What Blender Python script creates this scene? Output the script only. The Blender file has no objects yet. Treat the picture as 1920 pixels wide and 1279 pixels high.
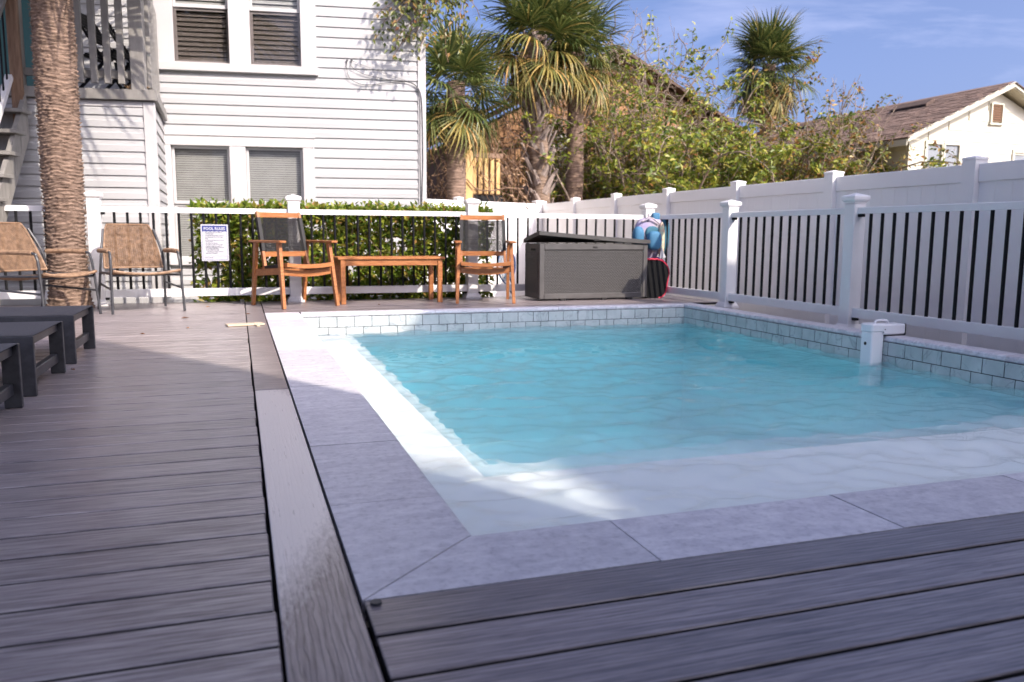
import bpy, math, random
import numpy as np
from mathutils import Vector, Matrix

S = bpy.context.scene
COL = S.collection
R = math.radians
rnd = random.Random(11)

# ------------------------------------------------------------------ camera
cam = bpy.data.cameras.new('camera')
cam.sensor_width = 36.0
cam.lens = 28.69
cam.clip_start = 0.05
cam.clip_end = 600.0
co = bpy.data.objects.new('camera', cam)
COL.objects.link(co)
P_, Y_, O_ = R(7.48), R(18.5), R(-0.34)
fw = Vector((math.sin(Y_) * math.cos(P_), math.cos(Y_) * math.cos(P_), -math.sin(P_)))
ri = Vector((math.cos(Y_), -math.sin(Y_), 0))
dn = fw.cross(ri)
r2 = math.cos(O_) * ri + math.sin(O_) * dn
d2 = -math.sin(O_) * ri + math.cos(O_) * dn
m = Matrix((r2, -d2, -fw)).transposed().to_4x4()
m.translation = (0, 0, 0.70)
co.matrix_world = m
cam.dof.use_dof = True
cam.dof.focus_distance = 3.6
cam.dof.aperture_fstop = 4.0
S.camera = co

# ------------------------------------------------------------------ sky, sun, exposure
SUN_EL, SUN_AZ = 37.7, 149.0            # azimuth clockwise from +Y
w = bpy.data.worlds.new('World')
S.world = w
w.use_nodes = True
nt = w.node_tree
nt.nodes.clear()
out = nt.nodes.new('ShaderNodeOutputWorld')
bg = nt.nodes.new('ShaderNodeBackground')
sky = nt.nodes.new('ShaderNodeTexSky')
sky.sky_type = 'NISHITA'
sky.sun_disc = False
sky.sun_elevation = R(SUN_EL)
sky.sun_rotation = R(SUN_AZ)
sky.air_density = 0.40
sky.dust_density = 5.2
sky.ozone_density = 3.5
tc = nt.nodes.new('ShaderNodeTexCoord')
mp = nt.nodes.new('ShaderNodeMapping')
mp.inputs['Rotation'].default_value = (R(14), R(-33), R(20))
mp.inputs['Scale'].default_value = (1.3, 2.2, 9.0)
nz = nt.nodes.new('ShaderNodeTexNoise')
nz.inputs['Scale'].default_value = 1.9
nz.inputs['Detail'].default_value = 7.0
nz.inputs['Roughness'].default_value = 0.62
nz.inputs['Distortion'].default_value = 0.6
rp = nt.nodes.new('ShaderNodeValToRGB')
rp.color_ramp.elements[0].position = 0.50
rp.color_ramp.elements[0].color = (0, 0, 0, 1)
rp.color_ramp.elements[1].position = 0.80
rp.color_ramp.elements[1].color = (1, 1, 1, 1)
cl = nt.nodes.new('ShaderNodeMix')
cl.data_type = 'RGBA'
cl.blend_type = 'ADD'
sc_ = nt.nodes.new('ShaderNodeMix')
sc_.data_type = 'RGBA'
sc_.blend_type = 'MULTIPLY'
sc_.inputs[0].default_value = 1.0
sc_.inputs[7].default_value = (0.75, 0.66, 0.62, 1)
L = nt.links.new
L(tc.outputs['Generated'], mp.inputs['Vector'])
L(mp.outputs['Vector'], nz.inputs['Vector'])
L(nz.outputs['Fac'], rp.inputs['Fac'])
L(rp.outputs['Color'], sc_.inputs[6])
L(sky.outputs['Color'], cl.inputs[6])
L(sc_.outputs[2], cl.inputs[7])
cl.inputs[0].default_value = 1.0
tint = nt.nodes.new('ShaderNodeMix')
tint.data_type = 'RGBA'
tint.blend_type = 'MULTIPLY'
tint.inputs[0].default_value = 1.0
tint.inputs[7].default_value = (0.97, 0.97, 1.07, 1)
L(cl.outputs[2], tint.inputs[6])
L(tint.outputs[2], bg.inputs['Color'])
bg.inputs['Strength'].default_value = 0.15
L(bg.outputs[0], out.inputs['Surface'])

sl = bpy.data.lights.new('sun', 'SUN')
sl.energy = 2.8
sl.angle = R(0.55)
sl.color = (1.0, 0.90, 0.78)
so = bpy.data.objects.new('sun', sl)
COL.objects.link(so)
sdir = Vector((math.sin(R(SUN_AZ)) * math.cos(R(SUN_EL)), math.cos(R(SUN_AZ)) * math.cos(R(SUN_EL)), math.sin(R(SUN_EL))))
so.rotation_euler = sdir.to_track_quat('Z', 'Y').to_euler()
so.location = (20, -30, 30)

S.view_settings.view_transform = 'Standard'
S.view_settings.look = 'None'
S.view_settings.exposure = 1.22
S.view_settings.gamma = 1.0
S.view_settings.use_curve_mapping = False
S.render.engine = 'CYCLES'
S.cycles.use_denoising = True
S.cycles.max_bounces = 12
S.cycles.transmission_bounces = 8
S.cycles.diffuse_bounces = 6
S.cycles.transparent_max_bounces = 24
S.cycles.caustics_reflective = True
S.cycles.caustics_refractive = True
S.cycles.volume_bounces = 0
S.cycles.sample_clamp_indirect = 4.0


# ------------------------------------------------------------------ materials
MATS = {}


def N(nt, typ, **kw):
    n = nt.nodes.new(typ)
    for k, v in kw.items():
        setattr(n, k, v)
    return n


def mat(name, col, rough=0.6, col2=None, scale=8.0, stretch=(1, 1, 1), detail=5.0, bump=0.0, bscale=None, lo=0.35, hi=0.65,
        coord='Object', metallic=0.0, spec=0.5, island=0.0, transl=0.0, rough2=None, dist=0.0, bstretch=None, bdist=0.004):
    """principled material: two colours mixed by a noise, a fine bump, an optional tint per piece, optional translucency"""
    ma = bpy.data.materials.new(name)
    ma.use_nodes = True
    nt = ma.node_tree
    b = nt.nodes['Principled BSDF']
    L = nt.links.new
    b.inputs['Roughness'].default_value = rough
    b.inputs['Metallic'].default_value = metallic
    b.inputs['Specular IOR Level'].default_value = spec
    src = None
    if col2 is not None or bump:
        t = N(nt, 'ShaderNodeTexCoord')
        mp = N(nt, 'ShaderNodeMapping')
        mp.inputs['Scale'].default_value = stretch
        if coord == 'World':
            g = N(nt, 'ShaderNodeNewGeometry')
            L(g.outputs['Position'], mp.inputs['Vector'])
        elif island:
            oi0 = N(nt, 'ShaderNodeObjectInfo')
            om = N(nt, 'ShaderNodeVectorMath', operation='MULTIPLY_ADD')
            om.inputs[1].default_value = (41.0, 17.0, 23.0)
            L(oi0.outputs['Random'], om.inputs[0])
            L(t.outputs[coord], om.inputs[2])
            L(om.outputs[0], mp.inputs['Vector'])
        else:
            L(t.outputs[coord], mp.inputs['Vector'])
        nz = N(nt, 'ShaderNodeTexNoise')
        nz.inputs['Scale'].default_value = scale
        nz.inputs['Detail'].default_value = detail
        nz.inputs['Roughness'].default_value = 0.6
        nz.inputs['Distortion'].default_value = dist
        L(mp.outputs['Vector'], nz.inputs['Vector'])
    if col2 is not None:
        r = N(nt, 'ShaderNodeValToRGB')
        r.color_ramp.elements[0].position = lo
        r.color_ramp.elements[1].position = hi
        r.color_ramp.elements[0].color = (*col, 1)
        r.color_ramp.elements[1].color = (*col2, 1)
        L(nz.outputs['Fac'], r.inputs['Fac'])
        src = r.outputs['Color']
        if rough2 is not None:
            mr = N(nt, 'ShaderNodeMapRange')
            mr.inputs['To Min'].default_value = rough
            mr.inputs['To Max'].default_value = rough2
            L(nz.outputs['Fac'], mr.inputs['Value'])
            L(mr.outputs['Result'], b.inputs['Roughness'])
    else:
        c = N(nt, 'ShaderNodeRGB')
        c.outputs[0].default_value = (*col, 1)
        src = c.outputs[0]
    if island:
        oi = N(nt, 'ShaderNodeObjectInfo')
        h = N(nt, 'ShaderNodeHueSaturation')
        mr = N(nt, 'ShaderNodeMapRange')
        mr.inputs['To Min'].default_value = 1 - island
        mr.inputs['To Max'].default_value = 1 + island
        L(oi.outputs['Random'], mr.inputs['Value'])
        L(mr.outputs['Result'], h.inputs['Value'])
        L(src, h.inputs['Color'])
        src = h.outputs['Color']
    L(src, b.inputs['Base Color'])
    if bump:
        nb = N(nt, 'ShaderNodeTexNoise')
        nb.inputs['Scale'].default_value = bscale or scale * 3
        nb.inputs['Detail'].default_value = 4
        if bstretch:
            m2 = N(nt, 'ShaderNodeMapping')
            m2.inputs['Scale'].default_value = bstretch
            L(mp.inputs['Vector'].links[0].from_socket, m2.inputs['Vector'])
            L(m2.outputs['Vector'], nb.inputs['Vector'])
        else:
            L(mp.outputs['Vector'], nb.inputs['Vector'])
        bp = N(nt, 'ShaderNodeBump')
        bp.inputs['Strength'].default_value = bump
        bp.inputs['Distance'].default_value = bdist
        L(nb.outputs['Fac'], bp.inputs['Height'])
        L(bp.outputs['Normal'], b.inputs['Normal'])
    if transl:
        o = nt.nodes['Material Output']
        tr = N(nt, 'ShaderNodeBsdfTranslucent')
        L(src, tr.inputs['Color'])
        mx = N(nt, 'ShaderNodeMixShader')
        mx.inputs[0].default_value = transl
        L(b.outputs[0], mx.inputs[1])
        L(tr.outputs[0], mx.inputs[2])
        L(mx.outputs[0], o.inputs['Surface'])
    MATS[name] = ma
    return ma


def leafmat(name, stops, rough=0.45, transl=0.35, perobj=False):
    """foliage: every leaf its own colour out of a ramp"""
    ma = bpy.data.materials.new(name)
    ma.use_nodes = True
    nt = ma.node_tree
    L = nt.links.new
    b = nt.nodes['Principled BSDF']
    b.inputs['Roughness'].default_value = rough
    b.inputs['Specular IOR Level'].default_value = 0.35
    if perobj:
        g = N(nt, 'ShaderNodeObjectInfo')
        f = g.outputs['Random']
    else:
        g = N(nt, 'ShaderNodeNewGeometry')
        f = g.outputs['Random Per Island']
    r = N(nt, 'ShaderNodeValToRGB')
    cr = r.color_ramp
    while len(cr.elements) < len(stops):
        cr.elements.new(0.5)
    for e, (p, c) in zip(cr.elements, stops):
        e.position = p
        e.color = (*c, 1)
    L(f, r.inputs['Fac'])
    L(r.outputs['Color'], b.inputs['Base Color'])
    o = nt.nodes['Material Output']
    tr = N(nt, 'ShaderNodeBsdfTranslucent')
    L(r.outputs['Color'], tr.inputs['Color'])
    mx = N(nt, 'ShaderNodeMixShader')
    mx.inputs[0].default_value = transl
    L(b.outputs[0], mx.inputs[1])
    L(tr.outputs[0], mx.inputs[2])
    L(mx.outputs[0], o.inputs['Surface'])
    MATS[name] = ma
    return ma


M = MATS
mat('deck_composite', (0.105, 0.087, 0.097), 0.36, (0.41, 0.345, 0.34), 5.0, (1.0, 26.0, 26.0), 9, 0.9, 6.0, 0.30, 0.74, island=0.17, rough2=0.27, spec=0.8,
     bstretch=(0.6, 1, 1), bdist=0.0022)
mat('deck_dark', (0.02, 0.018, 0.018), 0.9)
mat('vinyl_white', (0.76, 0.74, 0.74), 0.38, (0.71, 0.69, 0.685), 2.5, (1, 1, 1), 4)
mat('vinyl_fence', (0.91, 0.89, 0.885), 0.42, (0.88, 0.86, 0.855), 1.7, (1, 1, 0.4), 4, transl=0.12)
mat('vinyl_groove_shade', (0.40, 0.385, 0.385), 0.7)  # darker vinyl that paints the shade line in the picket grooves
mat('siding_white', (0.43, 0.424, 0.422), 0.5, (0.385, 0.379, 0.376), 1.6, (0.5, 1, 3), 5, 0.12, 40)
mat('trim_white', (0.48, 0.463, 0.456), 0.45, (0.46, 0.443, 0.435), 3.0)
mat('black_metal', (0.008, 0.008, 0.009), 0.5, spec=0.2)
mat('charcoal_metal', (0.028, 0.028, 0.032), 0.42, (0.05, 0.05, 0.055), 30, spec=0.5)
mat('sling_mesh', (0.055, 0.055, 0.062), 0.6, (0.085, 0.085, 0.095), 160, (1, 1, 1), 2, 0.3, 300)
mat('teak', (0.27, 0.092, 0.028), 0.42, (0.42, 0.17, 0.06), 7, (1.2, 9, 9), 6, 0.15, 40, island=0.10)
mat('black_cord', (0.016, 0.015, 0.015), 0.7)
mat('wicker', (0.13, 0.072, 0.04), 0.7, (0.34, 0.215, 0.13), 26, (1, 1, 1), 4, lo=0.3, hi=0.7)
mat('resin_box', (0.062, 0.057, 0.056), 0.55, (0.088, 0.082, 0.08), 6, (1, 1, 1), 4)
mat('resin_lid', (0.05, 0.046, 0.045), 0.5, (0.07, 0.066, 0.064), 6)
mat('grey_paint', (0.19, 0.178, 0.165), 0.6, (0.25, 0.235, 0.215), 6, (3, 3, 0.7), 5, 0.2, 30)
mat('brown_wood', (0.15, 0.085, 0.05), 0.7, (0.26, 0.16, 0.10), 8, (6, 6, 0.6), 5)
mat('teal_paint', (0.02, 0.10, 0.095), 0.5)
mat('blind_slat', (0.34, 0.325, 0.30), 0.5, (0.30, 0.285, 0.265), 6)
mat('blind_shade', (0.46, 0.42, 0.385), 0.55, (0.40, 0.365, 0.335), 6)
mat('dark_room', (0.015, 0.015, 0.016), 0.9)
mat('coping_stone', (0.53, 0.508, 0.545), 0.42, (0.69, 0.668, 0.69), 11.0, (0.9, 1.9, 1), 13, 0.3, 70, 0.36, 0.66, dist=0.35, island=0.10, coord='World')
mat('grout', (0.018, 0.02, 0.022), 0.9)
mat('plaster', (0.88, 0.90, 0.90), 0.75, (0.93, 0.935, 0.935), 9, (1, 1, 1), 6, 0.1, 60, coord='World')
mat('sign_white', (0.47, 0.47, 0.50), 0.4)
mat('sign_blue', (0.035, 0.045, 0.19), 0.35)
mat('sign_ink', (0.05, 0.05, 0.07), 0.4)
mat('foam_blue', (0.035, 0.13, 0.24), 0.75, (0.045, 0.165, 0.29), 12, bump=0.2, bscale=90)
mat('foam_teal', (0.02, 0.10, 0.15), 0.75, (0.03, 0.13, 0.19), 12)
mat('fabric_lilac', (0.28, 0.24, 0.40), 0.8, (0.42, 0.36, 0.38), 7, (1, 1, 1), 4, lo=0.42, hi=0.58)
mat('fabric_stripe', (0.62, 0.42, 0.30), 0.8, (0.50, 0.55, 0.40), 16, (1, 1, 2), 3, lo=0.40, hi=0.60)
mat('bag_black', (0.008, 0.008, 0.009), 0.95, (0.014, 0.014, 0.015), 220, bump=0.3, bscale=300, spec=0.1)
mat('piping_red', (0.55, 0.02, 0.06), 0.6)
mat('board_navy', (0.012, 0.015, 0.16), 0.55, (0.03, 0.02, 0.20), 10)
mat('net_blue', (0.012, 0.06, 0.20), 0.4)
mat('white_plastic', (0.80, 0.80, 0.82), 0.32)
mat('resin_grey', (0.27, 0.28, 0.30), 0.5, (0.24, 0.25, 0.27), 4)
mat('pale_wood', (0.50, 0.40, 0.28), 0.6, (0.70, 0.57, 0.41), 6, (1.5, 18, 18), 5)
mat('cable_grey', (0.06, 0.06, 0.065), 0.5)
mat('bark_palm', (0.058, 0.034, 0.024), 0.95, (0.31, 0.212, 0.155), 9, (1.0, 1.0, 7.0), 7, 0.5, 40, 0.30, 0.68, bdist=0.01)
mat('bark_grey', (0.10, 0.065, 0.045), 0.92, (0.33, 0.235, 0.17), 5, (1, 1, 5), 7, 0.5, 20, 0.3, 0.7, bdist=0.02)
mat('boot_grey', (0.17, 0.13, 0.11), 0.9, (0.36, 0.29, 0.25), 9, (6, 6, 1), 5, island=0.25)
mat('twig', (0.13, 0.09, 0.065), 0.9, (0.32, 0.25, 0.19), 7, (1, 1, 1), 4)
mat('vine_dry', (0.11, 0.062, 0.038), 0.9, (0.26, 0.165, 0.105), 8)
mat('tan_stucco', (0.30, 0.155, 0.075), 0.9, (0.41, 0.235, 0.125), 2.2, (1, 1, 1.5), 6, 0.3, 30, island=0.10)
mat('mortar_tan', (0.19, 0.11, 0.065), 0.95)
mat('brown_roof', (0.075, 0.048, 0.038), 0.9, (0.12, 0.08, 0.062), 10)
mat('cream_wall', (0.50, 0.475, 0.375), 0.7, (0.54, 0.515, 0.42), 2.0, (1, 1, 3), 4, 0.08, 40, island=0.02)
mat('shingle', (0.10, 0.062, 0.045), 0.9, (0.25, 0.165, 0.125), 5.5, (1, 3, 3), 5, 0.5, 60, 0.3, 0.7, island=0.22)
mat('yellow_board', (0.50, 0.30, 0.11), 0.8, (0.60, 0.40, 0.18), 5, (4, 4, 0.6), 4)
mat('dirt', (0.12, 0.085, 0.055), 0.95, (0.20, 0.15, 0.09), 1.4, (1, 1, 1), 8, 0.6, 8, bdist=0.03, coord='World')
mat('concrete', (0.36, 0.34, 0.32), 0.9, (0.42, 0.40, 0.38), 3)
leafmat('hedge_leaf', [(0.0, (0.035, 0.075, 0.012)), (0.28, (0.13, 0.20, 0.024)), (0.60, (0.26, 0.31, 0.038)), (0.84, (0.34, 0.36, 0.06)), (1.0, (0.38, 0.20, 0.07))], 0.30, 0.42)
leafmat('hedge_leaf_piece', [(0.0, (0.05, 0.10, 0.014)), (0.35, (0.13, 0.205, 0.024)), (0.72, (0.25, 0.31, 0.038)), (0.92, (0.38, 0.38, 0.07)), (1.0, (0.40, 0.22, 0.07))], 0.28, 0.40, True)
leafmat('tree_leaf', [(0.0, (0.05, 0.085, 0.012)), (0.35, (0.14, 0.185, 0.022)), (0.72, (0.26, 0.285, 0.038)), (0.93, (0.38, 0.34, 0.055)), (1.0, (0.36, 0.20, 0.05))], 0.42, 0.35)
leafmat('rust_leaf', [(0.0, (0.05, 0.065, 0.016)), (0.45, (0.17, 0.175, 0.032)), (0.7, (0.27, 0.19, 0.05)), (1.0, (0.32, 0.13, 0.05))], 0.5, 0.3)
leafmat('ivy_leaf', [(0.0, (0.035, 0.055, 0.014)), (0.5, (0.11, 0.13, 0.028)), (0.8, (0.21, 0.19, 0.05)), (1.0, (0.24, 0.10, 0.045))], 0.45, 0.25)
leafmat('palm_leaf', [(0.0, (0.035, 0.06, 0.016)), (0.5, (0.085, 0.115, 0.030)), (0.85, (0.18, 0.185, 0.052)), (1.0, (0.34, 0.27, 0.085))], 0.33, 0.28)
leafmat('palm_leaf_gold', [(0.0, (0.06, 0.08, 0.022)), (0.45, (0.19, 0.175, 0.045)), (0.8, (0.40, 0.28, 0.085)), (1.0, (0.46, 0.27, 0.09))], 0.45, 0.25)
leafmat('palm_leaf_dead', [(0.0, (0.12, 0.07, 0.035)), (0.5, (0.30, 0.185, 0.10)), (1.0, (0.45, 0.30, 0.19))], 0.7, 0.2)
leafmat('dry_leaf', [(0.0, (0.16, 0.07, 0.03)), (1.0, (0.42, 0.22, 0.09))], 0.7, 0.2, True)


def glassmat(name, tint=(0.02, 0.022, 0.025), refl=0.35):
    ma = bpy.data.materials.new(name)
    ma.use_nodes = True
    nt = ma.node_tree
    L = nt.links.new
    nt.nodes.remove(nt.nodes['Principled BSDF'])
    o = nt.nodes['Material Output']
    t = N(nt, 'ShaderNodeBsdfTransparent')
    t.inputs[0].default_value = (*tint, 1)
    g = N(nt, 'ShaderNodeBsdfGlossy')
    g.inputs['Roughness'].default_value = 0.02
    f = N(nt, 'ShaderNodeFresnel')
    f.inputs[0].default_value = 1.5
    gg = N(nt, 'ShaderNodeNewGeometry')
    iv_ = N(nt, 'ShaderNodeMath', operation='SUBTRACT')
    iv_.inputs[0].default_value = 1.0
    L(gg.outputs['Backfacing'], iv_.inputs[1])
    fm = N(nt, 'ShaderNodeMath', operation='MULTIPLY')
    L(f.outputs[0], fm.inputs[0])
    L(iv_.outputs[0], fm.inputs[1])
    mx = N(nt, 'ShaderNodeMixShader')
    L(fm.outputs[0], mx.inputs[0])
    L(t.outputs[0], mx.inputs[1])
    L(g.outputs[0], mx.inputs[2])
    L(mx.outputs[0], o.inputs['Surface'])
    MATS[name] = ma


glassmat('window_glass', (0.92, 0.93, 0.93))
glassmat('insect_screen', (0.72, 0.70, 0.69))


def marble():
    ma = mat('pool_tile', (0.41, 0.44, 0.44), 0.22, (0.53, 0.555, 0.55), 6, (1, 1, 1), 5, coord='World', island=0.04)
    nt = ma.node_tree
    L = nt.links.new
    b = nt.nodes['Principled BSDF']
    src = b.inputs['Base Color'].links[0].from_socket
    g = N(nt, 'ShaderNodeNewGeometry')
    oi = N(nt, 'ShaderNodeObjectInfo')
    ad = N(nt, 'ShaderNodeVectorMath', operation='MULTIPLY_ADD')
    ad.inputs[1].default_value = (1, 1, 1)
    cx = N(nt, 'ShaderNodeCombineXYZ')
    ml = N(nt, 'ShaderNodeMath', operation='MULTIPLY')
    ml.inputs[1].default_value = 31.0
    L(oi.outputs['Random'], ml.inputs[0])
    L(ml.outputs[0], cx.inputs[0])
    L(ml.outputs[0], cx.inputs[2])
    L(g.outputs['Position'], ad.inputs[0])
    L(cx.outputs[0], ad.inputs[2])
    nz = N(nt, 'ShaderNodeTexNoise')
    nz.inputs['Scale'].default_value = 4.0
    nz.inputs['Detail'].default_value = 4
    nz.inputs['Distortion'].default_value = 1.0
    L(ad.outputs[0], nz.inputs['Vector'])
    sb = N(nt, 'ShaderNodeMath', operation='SUBTRACT')
    sb.inputs[1].default_value = 0.5
    ab = N(nt, 'ShaderNodeMath', operation='ABSOLUTE')
    L(nz.outputs['Fac'], sb.inputs[0])
    L(sb.outputs[0], ab.inputs[0])
    r = N(nt, 'ShaderNodeValToRGB')
    r.color_ramp.elements[0].position = 0.0
    r.color_ramp.elements[0].color = (0.70, 0.71, 0.73, 1)
    r.color_ramp.elements[1].position = 0.014
    r.color_ramp.elements[1].color = (1, 1, 1, 1)
    L(ab.outputs[0], r.inputs['Fac'])
    mx = N(nt, 'ShaderNodeMix', data_type='RGBA', blend_type='MULTIPLY')
    mx.inputs[0].default_value = 1
    L(src, mx.inputs[6])
    L(r.outputs['Color'], mx.inputs[7])
    L(mx.outputs[2], b.inputs['Base Color'])


marble()


def speckle(name, scale=42.0, dark=0.72):
    """pits and fossil flecks in the stone"""
    ma = M[name]
    nt = ma.node_tree
    L = nt.links.new
    b = nt.nodes['Principled BSDF']
    src = b.inputs['Base Color'].links[0].from_socket
    g = N(nt, 'ShaderNodeNewGeometry')
    nz = N(nt, 'ShaderNodeTexNoise')
    nz.inputs['Scale'].default_value = scale
    nz.inputs['Detail'].default_value = 9
    nz.inputs['Roughness'].default_value = 0.72
    L(g.outputs['Position'], nz.inputs['Vector'])
    r = N(nt, 'ShaderNodeValToRGB')
    cr = r.color_ramp
    cr.elements[0].position = 0.33
    cr.elements[0].color = (dark, dark, dark * 1.03, 1)
    cr.elements[1].position = 0.66
    cr.elements[1].color = (1.1, 1.1, 1.1, 1)
    e = cr.elements.new(0.47)
    e.color = (0.97, 0.97, 0.97, 1)
    L(nz.outputs['Fac'], r.inputs['Fac'])
    mx = N(nt, 'ShaderNodeMix', data_type='RGBA', blend_type='MULTIPLY')
    mx.inputs[0].default_value = 1.0
    L(src, mx.inputs[6])
    L(r.outputs['Color'], mx.inputs[7])
    L(mx.outputs[2], b.inputs['Base Color'])


speckle('coping_stone')


def wood_lines(name, axis, coord, dark=0.55, scale=30.0):
    """the pressed wood figure of composite boards: long wavering dark lines"""
    ma = M[name]
    nt = ma.node_tree
    L = nt.links.new
    b = nt.nodes['Principled BSDF']
    src = b.inputs['Base Color'].links[0].from_socket
    if coord == 'World':
        g = N(nt, 'ShaderNodeNewGeometry')
        vec = g.outputs['Position']
    else:
        t = N(nt, 'ShaderNodeTexCoord')
        oi = N(nt, 'ShaderNodeObjectInfo')
        om = N(nt, 'ShaderNodeVectorMath', operation='MULTIPLY_ADD')
        om.inputs[1].default_value = (19.0, 7.0, 3.0)
        L(oi.outputs['Random'], om.inputs[0])
        L(t.outputs['Object'], om.inputs[2])
        vec = om.outputs[0]
    mp = N(nt, 'ShaderNodeMapping')
    mp.inputs['Scale'].default_value = (0.10, 1, 1) if axis == 'x' else (1, 0.10, 1)
    L(vec, mp.inputs['Vector'])
    wv = N(nt, 'ShaderNodeTexWave', wave_type='BANDS', bands_direction='Y' if axis == 'x' else 'X')
    wv.inputs['Scale'].default_value = scale
    wv.inputs['Distortion'].default_value = 7.0
    wv.inputs['Detail'].default_value = 3.0
    wv.inputs['Detail Scale'].default_value = 2.2
    wv.inputs['Detail Roughness'].default_value = 0.6
    L(mp.outputs['Vector'], wv.inputs['Vector'])
    r = N(nt, 'ShaderNodeValToRGB')
    r.color_ramp.elements[0].position = 0.0
    r.color_ramp.elements[0].color = (dark, dark, dark, 1)
    r.color_ramp.elements[1].position = 0.32
    r.color_ramp.elements[1].color = (1, 1, 1, 1)
    L(wv.outputs['Fac'], r.inputs['Fac'])
    mx = N(nt, 'ShaderNodeMix', data_type='RGBA', blend_type='MULTIPLY')
    mx.inputs[0].default_value = 1.0
    L(src, mx.inputs[6])
    L(r.outputs['Color'], mx.inputs[7])
    L(mx.outputs[2], b.inputs['Base Color'])
    old = b.inputs['Normal'].links[0].from_node
    bp = N(nt, 'ShaderNodeBump')
    bp.inputs['Strength'].default_value = 0.6
    bp.inputs['Distance'].default_value = 0.0012
    L(r.outputs['Color'], bp.inputs['Height'])
    L(old.outputs['Normal'], bp.inputs['Normal'])
    L(bp.outputs['Normal'], b.inputs['Normal'])


def runner_mat():
    """the long edge board: same composite, its middle painted pale for sheen and wear"""
    ma = mat('runner_composite', (0.15, 0.12, 0.125), 0.34, (0.34, 0.29, 0.28), 5.0, (26.0, 1.2, 26.0), 8, 0.8, 6, 0.3, 0.72, rough2=0.24, spec=0.8,
             bstretch=(1, 0.6, 1), bdist=0.0022, coord='World')
    wood_lines('runner_composite', 'y', 'World', 0.62, 26.0)
    nt = ma.node_tree
    L = nt.links.new
    b = nt.nodes['Principled BSDF']
    src = b.inputs['Base Color'].links[0].from_socket
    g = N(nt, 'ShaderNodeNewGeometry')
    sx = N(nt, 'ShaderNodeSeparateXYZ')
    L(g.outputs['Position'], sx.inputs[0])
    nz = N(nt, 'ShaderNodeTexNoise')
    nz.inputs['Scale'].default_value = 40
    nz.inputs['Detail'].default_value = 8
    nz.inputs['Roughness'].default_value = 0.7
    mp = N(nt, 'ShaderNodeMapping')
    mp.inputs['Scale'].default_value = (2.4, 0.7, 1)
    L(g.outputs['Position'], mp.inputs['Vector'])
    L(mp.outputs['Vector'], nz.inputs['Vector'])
    # distance from the middle of the painted pale patch
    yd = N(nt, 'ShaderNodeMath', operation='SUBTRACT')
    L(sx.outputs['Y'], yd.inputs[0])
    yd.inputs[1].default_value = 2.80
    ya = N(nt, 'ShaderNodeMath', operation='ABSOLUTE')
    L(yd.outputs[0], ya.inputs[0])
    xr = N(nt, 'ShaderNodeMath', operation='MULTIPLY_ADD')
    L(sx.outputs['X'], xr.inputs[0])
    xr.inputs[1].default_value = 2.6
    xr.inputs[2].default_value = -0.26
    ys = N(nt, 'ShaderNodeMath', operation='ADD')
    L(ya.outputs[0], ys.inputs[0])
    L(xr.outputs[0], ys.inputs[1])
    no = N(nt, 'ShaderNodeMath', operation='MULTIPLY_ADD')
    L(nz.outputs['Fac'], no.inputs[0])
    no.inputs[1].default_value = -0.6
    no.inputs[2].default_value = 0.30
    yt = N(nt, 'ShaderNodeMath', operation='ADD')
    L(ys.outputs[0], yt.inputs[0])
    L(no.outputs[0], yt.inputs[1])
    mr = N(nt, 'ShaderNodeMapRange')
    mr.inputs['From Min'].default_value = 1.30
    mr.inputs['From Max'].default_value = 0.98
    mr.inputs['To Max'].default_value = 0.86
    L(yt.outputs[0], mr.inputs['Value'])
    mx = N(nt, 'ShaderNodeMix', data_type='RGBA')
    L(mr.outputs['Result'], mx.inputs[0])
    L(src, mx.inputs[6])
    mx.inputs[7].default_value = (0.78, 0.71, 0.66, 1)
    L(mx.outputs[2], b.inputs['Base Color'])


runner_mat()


wood_lines('deck_composite', 'x', 'Object', 0.60, 26.0)


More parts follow.
